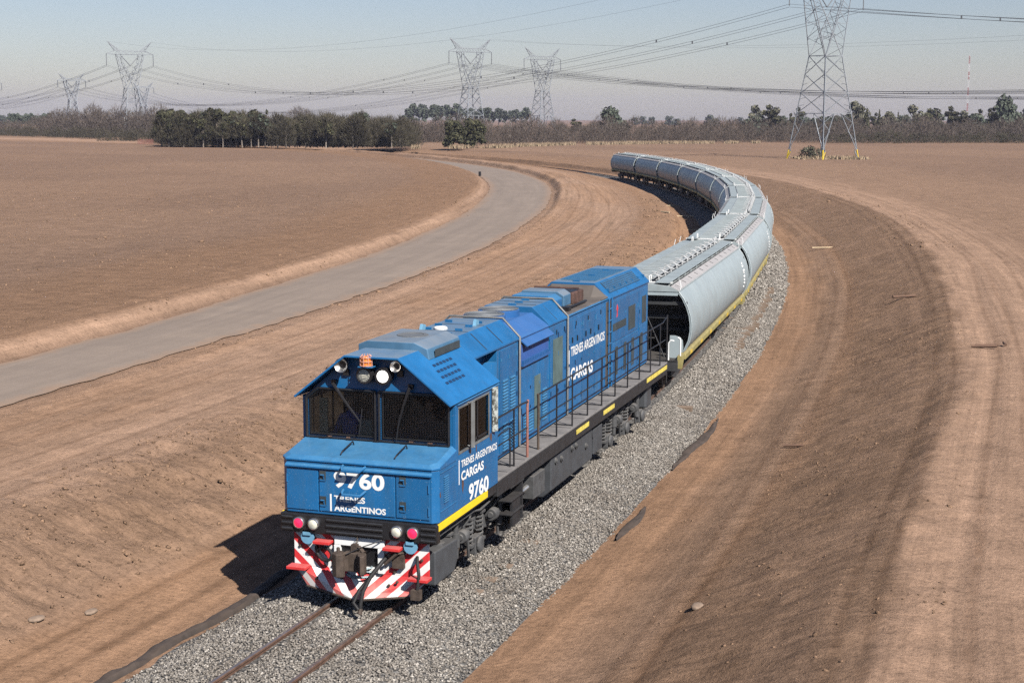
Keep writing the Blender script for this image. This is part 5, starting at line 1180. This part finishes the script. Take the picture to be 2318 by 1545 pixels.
pF = make_pylon('x', None, 1.25); pF['group'] = 'high voltage pylons'; pG = make_pylon('x', None, 2.3); pG['group'] = 'high voltage pylons'
PY = {'R': pr_}
for k, (u, d, lb) in {'M': (1065, 505, 'tall lattice pylon behind the dark round shrubs in the middle distance'), 'M2': (1227, 570, 'lattice pylon right of the one behind the dark shrubs, above the bare thicket'),
    'L1': (300, 528, 'tallest lattice pylon on the left, in front of a smaller overlapping one'), 'L2': (166, 905, 'second lattice pylon from the left, alone above the grey brush'),
    'L3': (326, 1130, 'small distant lattice pylon overlapping the tallest one on the left'), 'L4': (-22, 980, 'lattice pylon cut off by the left edge of the photo')}.items():
    o = pF if k == 'M' else pG if k == 'L2' else copy_tree(pG if k in ('L3', 'L4') else pF)
    p = far(u, d, 1.5); set_p(o, p); o['label'] = lb; PY[k] = p
AX = Vector((math.cos(RZ), math.sin(RZ), 0))
def att(p, i): return p+AX*ATT[i][0]+Vector((0, 0, ATT[i][1]-.1))
def cable(a, b, sag, gap, r, label, grp, cat='cable'):
    mb = MB(); n = 40
    for dz in ((0, gap) if gap else (0,)):
        mb.tube([a.lerp(b, k/n)+Vector((0, 0, dz-sag*4*(k/n)*(1-k/n))) for k in range(n+1)], r*.72, 4)
    if gap:
        for k in range(4, n-3, 7): p = a.lerp(b, k/n)-Vector((0, 0, sag*4*(k/n)*(1-k/n))); mb.box(p.x-.11, p.x+.11, p.y-.11, p.y+.11, p.z-.03, p.z+gap+.03)
    tag(mb.build('power_cable', M_wire), label, 'power cable', grp)
    return
PH = ['left hand', 'middle', 'right hand']
nxt = lambda p, d: p-LD*d
SP = [('R', 'L1', 11.5, .45, .035, 'twin cable from the nearest pylon to the tallest left one'), ('R', nxt(PY['R'], 340), 10, .45, .03, 'twin cable running right from the nearest pylon'),
      ('M', 'L2', 12, .45, .05, 'twin cable running left from the middle pylon behind dark shrubs'), ('M', nxt(PY['M'], 430), 12, .45, .045, 'twin cable running right from the middle pylon behind dark shrubs'),
      ('M2', 'L3', 15, .45, .055, 'twin cable running left from the pylon right of the middle one'), ('M2', nxt(PY['M2'], 460), 12.5, .45, .045, 'twin cable running right from the pylon right of the middle one'),
      ('L1', PY['L1']+LD*440, 12, .45, .06, 'twin cable running left and away from the tallest left pylon'), ('L2', PY['L2']+LD*430, 12, .45, .06, 'twin cable running on from the lone second pylon on the left'), ('L4', PY['L4']+LD*430, 13, .45, .06, 'twin cable running on from the pylon cut by the left edge')]
for a, b, sag, gap, r, lb in SP:
    pa = PY[a]; pb = PY[b] if isinstance(b, str) else b
    for i in range(3): cable(att(pa, i), att(pb, i), sag, gap, r, PH[i]+' '+lb, 'cables between pylons')
for a, b, sag, lb in (('R', 'L1', 8, 'thin earth wire from the nearest pylon to the tallest left one'), ('M', nxt(PY['M'], 430), 9, 'thin earth wire running right from the middle pylon')):
    pa = PY[a]; pb = PY[b] if isinstance(b, str) else b
    for s_ in (-1, 1): cable(pa+AX*7.9*s_+Vector((0, 0, 32.4)), pb+AX*7.9*s_+Vector((0, 0, 32.4)), sag, 0, .02, ('left hand ' if s_ < 0 else 'right hand ')+lb, 'earth wires')
# radio mast far off on the right
p = far(2187, 1150, 1.5); t = thing('radio_mast', p, 'thin red and white radio mast far behind the trees on the right', 'radio mast')
M_rm = mat('red mast paint', (.30, .10, .09), .6); M_wm = mat('white mast paint', (.55, .54, .54), .6)
for k in range(9):
    mb = MB(); z0, z1 = k*5.9, k*5.9+5.9; c3 = [(.45*math.cos(a), .45*math.sin(a)) for a in (0, 2.09, 4.19)]
    for x, y in c3: mb.bar((x, y, z0), (x, y, z1), .20, 4)
    for i in range(3): lattice(mb, c3[i]+(z0,), c3[i]+(z1,), c3[(i+1) % 3]+(z0,), c3[(i+1) % 3]+(z1,), 4, .07)
    mb.build('mast_section', M_rm if k % 2 == 0 else M_wm, t)
mb = MB()
for z, w_ in ((52.8, .9), (45, .7), (38, .8)): mb.box(-w_, w_, -w_*.6, w_*.6, z-.5, z+.5) if z < 50 else mb.box(-w_, w_, -.2, .2, z-.2, z+.2)
mb.bar((0, 0, 53), (0, 0, 55), .06, 4); mb.build('antenna', M_wm, t)
mb = MB(); M_conc = mat('pale concrete', (.45, .44, .42), .8)
for k, (u, d, h, lb) in enumerate(((1014, 430, 6.2, 'white post left of the dark round shrubs'), (1154, 470, 5.6, 'thin pale post in the thicket between the two middle pylons'), (379, 640, 8.5, 'thin dark pole beside the left end of the wood'))):
    p = far(u, d, 1.5); o = MB().bar((0, 0, 0), (0, 0, h), .22 if k == 0 else .14, 6, .14 if k == 0 else .1).bar((-.3, 0, h-.5), (.3, 0, h-.5), .06, 4).build('utility_pole', M_conc if k < 2 else M_wire); o.location = p; tag(o, lb, 'pole')
# ================================================================ plants
def leafmat(name, lo, hi):
    m, nt, b = newmat(name); rp = node(nt, 'ShaderNodeNewGeometry').outputs['Random Per Island']
    c = ramp(nt, rp, [(0, lo), (1, hi)]).outputs[0]
    oi = node(nt, 'ShaderNodeObjectInfo').outputs['Random']; c = mix(nt, c, ramp(nt, oi, [(0, .78), (1, 1.22)]).outputs[0], 1., 'MULTIPLY')
    nt.links.new(c, b.inputs['Base Color']); b.inputs['Roughness'].default_value = .8; b.inputs['Specular IOR Level'].default_value = .2; return m
M_lf = leafmat('dark evergreen leaves', (.030, .033, .018), (.088, .083, .044))
M_lfg = leafmat('grey green leaves', (.045, .058, .042), (.095, .108, .078))
M_lfp = leafmat('pale dry leaves', (.08, .085, .06), (.155, .145, .10))
M_twig = leafmat('bare twigs', (.062, .050, .041), (.138, .110, .091))
M_twigo = leafmat('olive twigs', (.046, .042, .028), (.100, .086, .058))
M_bark = mat('grey bark', (.17, .145, .125), .9, var=.3, vs=3)
M_barkp = mat('pale bark', (.24, .20, .165), .9, var=.25, vs=3)
M_straw = leafmat('dry grass', (.26, .19, .12), (.44, .33, .22))
def cloud(n, centres, size, flat=1., seed=0):           # leaf faces round cluster centres (c, radius)
    g_ = np.random.default_rng(seed); C = np.array([c[:3] for c in centres]); rad = np.array([c[3] for c in centres])
    k = g_.choice(len(C), n, p=rad**2/np.sum(rad**2)); d = g_.normal(size=(n, 3)); d /= np.linalg.norm(d, axis=1)[:, None]
    P = C[k]+d*(rad[k]*g_.uniform(.35, 1.05, n)**.6)[:, None]*np.array([1, 1, flat])
    a = g_.normal(size=(n, 3)); a /= np.linalg.norm(a, axis=1)[:, None]; b = np.cross(a, d+g_.normal(size=(n, 3))*.6); b /= np.linalg.norm(b, axis=1)[:, None]+1e-9
    s = size*g_.uniform(.6, 1.4, n)[:, None]
    V = np.stack([P-a*s-b*s*.5, P+a*s*.2-b*s, P+a*s+b*s*.5, P-a*s*.2+b*s], 1).reshape(-1, 3)
    return V, np.arange(4*n).reshape(-1, 4)
def twigs(n, h, w, seed, base=.12, wd=.05, up=1.):      # a bare bush: thin spikes fanned through a rounded crown
    g_ = np.random.default_rng(seed); th = g_.uniform(0, 2*np.pi, n); rr = np.sqrt(g_.uniform(0, 1, n)); ph = g_.uniform(base, 1, n)
    dome = np.sqrt(np.clip(1-(ph-.45)**2/.42, .05, 1)); P = np.stack([rr*np.cos(th)*w/2*dome, rr*np.sin(th)*w/2*dome, ph*h*(1-.22*rr**2)], 1)
    d = np.stack([np.cos(th)*rr, np.sin(th)*rr, .55*up+.9*g_.uniform(0, 1, n)], 1)+g_.normal(0, .35, (n, 3)); d /= np.linalg.norm(d, axis=1)[:, None]
    ln = g_.uniform(.25, .75, n)[:, None]*h*.28; sd = np.cross(d, g_.normal(size=(n, 3))); sd /= np.linalg.norm(sd, axis=1)[:, None]+1e-9
    V = np.stack([P-sd*wd, P+sd*wd, P+d*ln], 1).reshape(-1, 3); return V, np.arange(3*n).reshape(-1, 3)
def trunk_mb(h, r, seed, nb=5, spread=1.6, lean=.2):
    q = random.Random(seed); mb = MB(); lx, ly = q.uniform(-lean, lean)*h*.3, q.uniform(-lean, lean)*h*.3
    pts = [(lx*t*t+q.uniform(-.06, .06), ly*t*t+q.uniform(-.06, .06), h*t) for t in (0, .2, .4, .6, .8, 1)]; mb.tube(pts, [r*1.25, r, r*.85, r*.7, r*.5, r*.25], 6)
    for k in range(nb):
        t = q.uniform(.4, .85); a = q.uniform(0, 6.28); p = Vector((lx*t*t, ly*t*t, h*t)); e = p+Vector((math.cos(a)*spread, math.sin(a)*spread, h*q.uniform(.12, .3))); mb.tube([p, p.lerp(e, .5)+Vector((0, 0, .1)), e], [r*.5, r*.35, r*.12], 5)
    return mb
def tree_proto(name, h, w, r, leaf, bark, seed, n=700, clear=.35, nc=14, size=.28, flat=.8, twig=0, tm=None):
    t = thing(name, (0, 0, 0), 'x', 'tree'); q = random.Random(seed)
    trunk_mb(h*.9, r, seed, 6, w*.32).build('trunk', bark, t, 0, smooth=60)
    if n:
        cs = []
        for k in range(nc):
            a = q.uniform(0, 6.28); f = q.uniform(0, 1)**.5; zz = q.uniform(0, 1); ww = w/2*(1-.75*(zz-.35)**2*2)
            cs.append((math.cos(a)*f*ww*.78, math.sin(a)*f*ww*.78, h*(clear+(1-clear)*(.12+.80*zz)), w*q.uniform(.11, .22)))
        V, F = cloud(n, cs, size, flat, seed); npmesh('crown', V, F, leaf, parent=t)
    if twig: V, F = twigs(twig, h, w, seed, clear, .045); npmesh('twig_crown' if n else 'crown', V, F, tm or M_twig, parent=t)
    return t
def place(o, u, d, label, cat, grp=None, sc=1., sx=None, z=1.45):
    p = far(u, d, z); o.location = p; o.rotation_euler = (0, 0, random.uniform(0, 6.28)); o.scale = (sc*(sx or random.uniform(.9, 1.12)),)*2+(sc,)
    o['label'] = label; o['category'] = cat
    if grp: o['group'] = grp
class Once:
    def __init__(s, p): s.p = p; s.used = False
    def get(s):
        if not s.used: s.used = True; return s.p
        return copy_tree(s.p)
# the wood on the left: evergreen-topped trees with pale trunks, thinning to bare olive ones on the right
wd = [Once(tree_proto('tree', 7.6, 4.4, .15, M_lf, M_barkp, 11, 1000, .30, 16, .24, .9, 700, M_twigo)), Once(tree_proto('tree', 7.2, 4.0, .13, M_lf, M_barkp, 12, 600, .34, 14, .24, .9, 900, M_twigo)), Once(tree_proto('tree', 6.9, 4.0, .12, M_lfg, M_barkp, 13, 260, .5, 9, .22, .9, 1200, M_twigo)), Once(tree_proto('tree', 6.6, 4.6, .12, None, M_bark, 14, 0, .10, 9, .2, .9, 1700, M_twigo))]
for k in range(108):
    u = 368+(k*5.1)+random.uniform(-4, 4); row = k % 3
    d = 332+row*7+random.uniform(-3, 3)+max(0, (700-u))*.035
    x = (u-370)/560
    if x < .30: pick = random.choices([0, 1, 2], [5, 4, 1.4])[0]
    elif x < .6: pick = random.choices([0, 1, 2, 3], [2, 3, 3, 2])[0]
    else: pick = random.choices([1, 2, 3], [.5, 1.2, 7])[0]
    if u > 905 and row == 0: pick = 3
    lb = ['evergreen tree with a pale trunk in the dark wood on the left', 'thin crowned evergreen tree with a pale trunk in the dark wood', 'grey green half bare tree in the wood', 'leafless olive brown tree at the right end of the wood'][pick]
    place(wd[pick].get(), u, d, lb, 'tree', ['evergreen trees of the wood', 'thin evergreen trees of the wood', 'half bare trees of the wood', 'leafless trees of the wood'][pick], random.uniform(.68, 1.16)*(1-.10*(x > .85)))
# two round dark shrubs
sh = Once(tree_proto('shrub', 5.6, 5.0, .12, M_lf, M_bark, 31, 2600, .03, 26, .22, .95))
place(sh.get(), 1027, 334, 'round dark evergreen shrub, left one of the pair in front of the bare thicket', 'shrub', None, 1.04, 1.12); place(sh.get(), 1071, 341, 'round dark evergreen shrub, right one of the pair in front of the bare thicket', 'shrub', None, 1.08, 1.1)
# thickets: bare brush nobody could count
def thicket(name, label, spots, m, h0=4.5, w0=5.5, n=520, seed=5, wd_=.05):
    protos = [twigs(n, 1, 1, seed+k, .02, wd_/h0, 1.2) for k in range(4)]; Vs, Fs, k0 = [], [], 0
    for j, (u, d, sc) in enumerate(spots):
        V, F = protos[j % 4]; p = far(u, d, 1.4); a = random.uniform(0, 6.28); V = V*np.array([w0*sc, w0*sc, h0*sc*random.uniform(.8, 1.12)]); V = np.stack([V[:, 0]*math.cos(a)-V[:, 1]*math.sin(a), V[:, 0]*math.sin(a)+V[:, 1]*math.cos(a), V[:, 2]], 1)
        Vs.append(V+np.array(p)); Fs.append(F+k0); k0 += len(V)
    o = npmesh(name, np.concatenate(Vs), np.concatenate(Fs), m); o['kind'] = 'stuff'; o['label'] = label; return o
U = random.uniform
thicket('bare_thicket', 'mass of leafless brown brush along the far edge of the right field', [(u+U(-9, 9), 405+r*14+U(-5, 5)+max(0, (1500-u))*-.10, U(.62, 1.12)*(.9 if vnoise(np.array(u*.02), np.array(r*1.), 3) < .45 else 1.05)) for u in range(1085, 2340, 24) for r in range(5)], M_twig, 6.1, 5.4, 620, 40)
thicket('bare_thicket', 'mass of leafless grey brown brush behind and left of the dark wood', [(u+U(-8, 8), (500+max(0, 200-u)*.35 if u < 380 else 400)+r*16+U(-6, 6), U(.6, 1.2)*((1.0+.6*min(1, max(0, (u-40)/110))) if u < 380 else 1.15)) for u in list(range(-30, 380, 15))+list(range(380, 1100, 22)) for r in range(4)], M_twig, 5.4, 5.4, 520, 50)
thicket('dark_undergrowth', 'olive brown undergrowth filling the wood between its trees', [(u+U(-6, 6), 343+r*8+U(-3, 3)-(u > 690)*8, U(.72, 1.05)) for u in range(375, 935, 9) for r in range(3)], M_twigo, 6.8, 4.2, 520, 70, .075)
thicket('bare_thicket', 'low olive scrub in front of the left brush', [(u+U(-8, 8), 485+U(-10, 10)-(u > 230)*60-(u > 320)*30+max(0, 200-u)*.3, U(.55, .9)) for u in range(-20, 380, 13) for r in range(2)], M_twigo, 4.2, 5.4, 420, 60)
thicket('bare_thicket', 'darker evergreen scrub mixed into the thicket at the far right', [(u+U(-9, 9), 398+U(-4, 6), U(.55, .8)) for u in range(1890, 2330, 17)], M_lf, 4.2, 6, 300, 66)
# dry grass fringes
def grass(name, label, spots, seed, hh=.9):
    g_ = np.random.default_rng(seed); P = np.array(spots); n = len(P); a = g_.uniform(0, 6.28, n); h_ = hh*g_.uniform(.4, 1.2, n); w_ = .10*g_.uniform(.6, 1.5, n); d = np.stack([np.cos(a), np.sin(a), 0*a], 1); l_ = g_.normal(0, .25, (n, 3))*hh; l_[:, 2] = 0
    V = np.stack([P-d*w_[:, None], P+d*w_[:, None], P+l_+np.stack([0*a, 0*a, h_], 1)], 1).reshape(-1, 3); o = npmesh(name, V, np.arange(3*n).reshape(-1, 3), M_straw); o['kind'] = 'stuff'; o['label'] = label
g_ = np.random.default_rng(3); sp = []
for k in range(9000):
    u = g_.uniform(930, 1720); d = np.interp(u, [930, 1100, 1300, 1500, 1720], [330, 335, 372, 390, 396])-g_.uniform(0, 5)
    if vnoise(np.array(u*.035), np.array(d*.1), 5) > .38: sp.append(tuple(far(u, d, 1.42)))
grass('dry_grass', 'pale dry grass fringe along the foot of the thicket', sp, 4)
sp = [tuple(pr_+RH*g_.uniform(-4.5, 7)+FH*g_.normal(0, 2.2)+Vector((0, 0, -.1))) for k in range(1500)]
grass('dry_grass', 'dry grass patch between the yellow feet of the nearest pylon', sp, 6, .6)
bsh = tree_proto('bush', 1.9, 4.6, .05, M_lfp, M_bark, 71, 500, .02, 12, .16, .8, 500, M_twigo); place(bsh, 1836, 248, 'low olive bush under the nearest pylon', 'bush', None, 1., 1.)
# far trees over the thickets
ft = {'round': Once(tree_proto('tree', 9, 9, .3, M_lfg, M_bark, 81, 1700, .15, 26, .38, .9)), 'euca': Once(tree_proto('tree', 13, 8, .3, M_lfg, M_bark, 82, 900, .3, 16, .5, .9)), 'pine': Once(tree_proto('tree', 9, 6, .25, M_lf, M_bark, 83, 900, .22, 14, .34, .8)), 'pale': Once(tree_proto('tree', 9, 7, .25, M_lfp, M_bark, 84, 900, .1, 16, .34, .9)), 'low': Once(tree_proto('tree', 6, 8, .25, M_lfg, M_bark, 86, 800, .05, 14, .36, .8))}
def cyp():
    t = thing('cypress', (0, 0, 0), 'x', 'tree'); MB().bar((0, 0, 0), (0, 0, 7), .12, 6).build('trunk', M_bark, t); V, F = cloud(700, [(0, 0, .8+k*.62, .75*(1-abs(k-4)/9.)) for k in range(12)], .18, 1.3, 85); npmesh('crown', V, F, M_lf, parent=t); return t
ft['cyp'] = Once(cyp()); ft['bare'] = Once(tree_proto('tree', 9, 9, .3, None, M_bark, 87, 0, .25, 9, .2, .9, 1500, M_twig))
solo = [('round', 1383, 470, 1.0, 1.1, 'large round lone tree above the bare thicket in the middle'), ('pine', 1301, 520, .72, 1.3, 'small dark tree above the thicket, left of the large round lone tree'), ('euca', 915, 900, .62, 1.1, 'low dark tree at the left end of the far tree row behind the wood'),
        ('pine', 605, 420, 1.0, .5, 'small dark pointed treetop rising over the wood'), ('bare', 678, 560, 1.15, 1.25, 'grey domed tree crown rising behind the wood'), ('pine', 272, 800, .9, .7, 'small tree between the two left pylons'), ('pine', 201, 800, .75, 1.1, 'small round tree right of the second left pylon'), ('pine', 398, 700, .95, .5, 'thin dark tree just right of the thin dark pole'),
        ('pine', 1745, 560, 1.30, 1.1, 'tall dark tree left of the nearest pylon'), ('pine', 1790, 540, .95, .7, 'dark tree just left of the nearest pylon'), ('low', 1712, 560, 1.2, 1., 'broad tree at the left end of the right tree line'), ('pale', 1930, 520, 1.32, .9, 'pale olive tree just right of the nearest pylon'), ('pale', 1948, 515, 1.2, .8, 'pale tree touching the thick dark cypress'), ('cyp', 1960, 505, 1.32, 1.2, 'thick dark cypress beside the pale trees'), ('cyp', 1988, 510, 1.27, .8, 'slender pointed cypress standing alone'), ('pale', 2012, 520, .9, 1.3, 'low pale tree right of the slender cypress'), ('cyp', 2031, 540, 1.2, .7, 'short cypress above a pale tree'), ('cyp', 2069, 500, .98, .9, 'short dark cypress in the right tree line gap'), ('pine', 2082, 500, .8, 1.4, 'dark low tree beside the short dark cypress'), ('pine', 2115, 510, 1.12, 1.3, 'dark layered tree left of the radio mast'), ('pine', 2165, 505, 1.0, 1.6, 'broad dark tree below the radio mast'), ('low', 2205, 520, 1.25, 1.1, 'pale broad tree right of the radio mast'), ('pine', 2240, 520, 1.15, .7, 'narrow dark tree near the tallest right hand tree'), ('round', 2275, 500, 1.42, .8, 'tallest grey green tree near the right edge'), ('pine', 2250, 500, 1.2, .7, 'dark conical tree left of the tallest right hand tree'), ('low', 2315, 500, 1.35, 1., 'grey green tree cut by the right edge')]
for kd, u, d, sc, sx, lb in solo: place(ft[kd].get(), u, d, lb, 'tree', None, sc, sx)
for k in range(26):
    u = 925+k*10.6+U(-4, 4); place(ft['euca'].get(), u, 1000+U(-60, 60), 'blue grey eucalyptus in the far row behind the middle pylon', 'tree', 'far eucalyptus row', (U(.9, 1.2) if u < 1040 else U(.72, 1.02)), 1.)
for k in range(36):
    u = U(1690, 2320); place(ft[random.choice(['low', 'pine', 'low', 'pale'])].get(), u, U(520, 640), 'small dull green tree mixed into the right hand tree line', 'tree', 'small trees of the right tree line', U(.95, 1.3))
for k in range(30):
    u = U(1420, 1700) if k < 10 else U(-20, 420); place(ft['low'].get(), u, U(1200, 1600), 'blurred blue grey tree on the far horizon', 'tree', 'trees on the far horizon', U(.9, 1.5))
# low earth mound with bushes, far left
mp = far(62, 760, 0); mm_ = MB(); n = 24; rings = []
for j in range(6):
    f = j/5; rings.append([(mp.x+22*(1-f*.92)*math.cos(q*2*math.pi/n)*(1+.1*math.sin(3*q)), mp.y+22*(1-f*.92)*math.sin(q*2*math.pi/n), 1.0+3.6*math.sin(f*math.pi/2)) for q in range(n)])
mo = mm_.loft(rings).build('earth_mound', soil_mat('mound soil', False, (.33, .22, .15)), None, 0, smooth=60); tag(mo, 'low bare earth mound topped with bushes, far left', 'earth mound')
for k in range(7): place(ft['low'].get(), 25+k*13+U(-4, 4), 790+U(-15, 15), 'grey bush on the earth mound at the far left', 'tree', 'bushes on the mound', U(.9, 1.25), .8, 2.5)
# ================================================================ loose stones, sticks, fence posts, haze
M_stn = mat('field stone', (.23, .165, .12), .9, var=.3, vs=6, bmp=.4, bs_=20); M_stick = mat('old timber', (.13, .075, .05), .9, var=.3, vs=8); M_plank = mat('pale plank', (.50, .38, .24), .85, var=.2)
def stone(s_, o_, sz, label, seed):
    q = np.random.default_rng(seed); mb = MB(); n = 9; rings = []
    for j, (f, h) in enumerate(((.8, -.3), (1., .1), (.85, .45), (.4, .62))): rings.append([(sz*f*math.cos(k*2*math.pi/n)*q.uniform(.85, 1.15)*1.5, sz*f*math.sin(k*2*math.pi/n)*q.uniform(.85, 1.15), sz*h*.8) for k in range(n)])
    ob = mb.loft(rings).build('stone', M_stn, None, .01, smooth=50); p = trk(s_, o_, gz(s_, o_)+.01); ob.location = p; ob.rotation_euler = (0, 0, q.uniform(0, 6)); tag(ob, label, 'stone')
stone(-2.7, -5.25, .13, 'rounded tan stone on the orange soil at the lower left', 1); stone(-1.95, -4.95, .11, 'flat stone behind another one on the orange soil at the lower left', 2); stone(-1.0, -4.55, .10, 'small pale stone on the left shoulder', 3)
stone(1.6, 5.4, .11, 'brown stone on the slope right of the plow', 4); stone(-.2, 1.35, .13, 'pale flat stone in the ballast just right of the plow', 5)
def stick(s_, o_, ln, rz, label, m=M_stick, r=.06, parts=1):
    mb = MB()
    for k in range(parts): mb.bar((-ln/2+.12*k, .22*k, .04), (ln/2+.05*k, .26*k, .07), r, 6, r*.8)
    ob = mb.build('timber_piece', m, None, 0, smooth=60); ob.location = trk(s_, o_, gz(s_, o_)+.02); ob.rotation_euler = (0, 0, rz); tag(ob, label, 'timber')
stick(24.8, 9.9, .75, .1, 'broken timber pieces lying on the right lane', M_stick, .05, 2); stick(25.2, 10.5, .3, 1.8, 'short timber piece lying alone on the right lane', M_stick, .05)
stick(40, 7.6, 1.0, .5, 'dark timber piece on the right cut slope'); stick(73, 4.9, 1.4, .3, 'pale thin plank lying on the shoulder right of the train', M_plank, .05); stick(15.0, 5.2, .5, .1, 'brown stick on the slope foot beside the engine', M_stick, .04)
stick(96, -5.3, 1.2, -.8, 'pale plank on the orange bank left of the train', M_plank, .07)
for k, (s_, o_) in enumerate(((92, -2.9), (108, -3.2), (124, -3.1), (140, -3.0))): stick(s_, o_, 1.5, .2, ['nearest', 'second', 'third', 'farthest'][k]+' pale plank lying in the shade of the train', M_plank, .05)
mk = MB().tube([(0, 0, 0), (0, 0, .55)], .16, 10).build('culvert_pipe', M_blk); mk.location = trk(165, -20.9, 1.0); tag(mk, 'small dark pipe end beside the far bend of the road', 'pipe')
pf = None
for k in range(22):
    u = 312+k*2.6 if k < 14 else 395+(k-14)*9; d = 385 if k < 14 else 348
    if pf is None: o = pf = MB().bar((0, 0, -.2), (0, 0, 1.1), .09, 5).build('fence_post', M_salm)
    else: o = pf.copy(); COL.objects.link(o)
    o.location = far(u, d+U(-2, 2), 1.5); o.scale = (1, 1, U(.8, 1.1)); tag(o, 'reddish stake of the short row in front of the left brush' if k < 14 else 'stake standing at the foot of the dark wood', 'stake', 'stakes before the brush' if k < 14 else 'stakes at the foot of the wood')
mb = MB().box(-2.4, 2.4, -1.2, 1.2, .6, 2.2).box(-2.0, .5, -1.1, 1.1, 2.2, 3.0)
p = far(153, 560, 1.4); t = thing('parked_machine', p, 'small dark machine parked on the pale strip at the far left', 'machine'); mb.build('body', M_blk, t, .1)
for x in (-1.4, 1.4):
    for y in (-1.2, 1.0): MB().lathe((x, y, .6), (0, 1, 0), [(0, .6), (.25, .6), (.25, .2), (.3, 0)], 14).build('wheel', M_rub, t, 0, smooth=40)
for k, (u, d, L_, lb) in enumerate(((360, 1000, 26, 'white low shed far away between pylon and wood'), (350, 1050, 9, 'small pale house far away behind the left pylons'))):
    t = thing('shed', far(u, d, 1.5), lb, 'shed'); MB().box(-L_/2, L_/2, -4, 4, 0, 3.2).build('wall', M_wht, t); MB().prism([(-4.4, 3.2), (4.4, 3.2), (0, 4.8)], -L_/2-.4, L_/2+.4, 'x').build('roof', M_strip if k else M_wht, t)
# ---- the air
HZ = 0.00014
if HZ:
    mb = MB().box(-4600, 4600, -4600, 4600, -4, 70); h = mb.build('haze', None) if False else None
    m = bpy.data.materials.new('haze'); m.use_nodes = True; nt = m.node_tree; nt.nodes.clear(); out = node(nt, 'ShaderNodeOutputMaterial'); v = node(nt, 'ShaderNodeVolumePrincipled')
    v.inputs['Color'].default_value = (.80, .80, 1.0, 1); v.inputs['Density'].default_value = HZ; v.inputs['Anisotropy'].default_value = .2; nt.links.new(v.outputs[0], out.inputs['Volume'])
    h = mb.build('haze', m); h['kind'] = 'stuff'; h['label'] = 'thin pale haze over the plain'
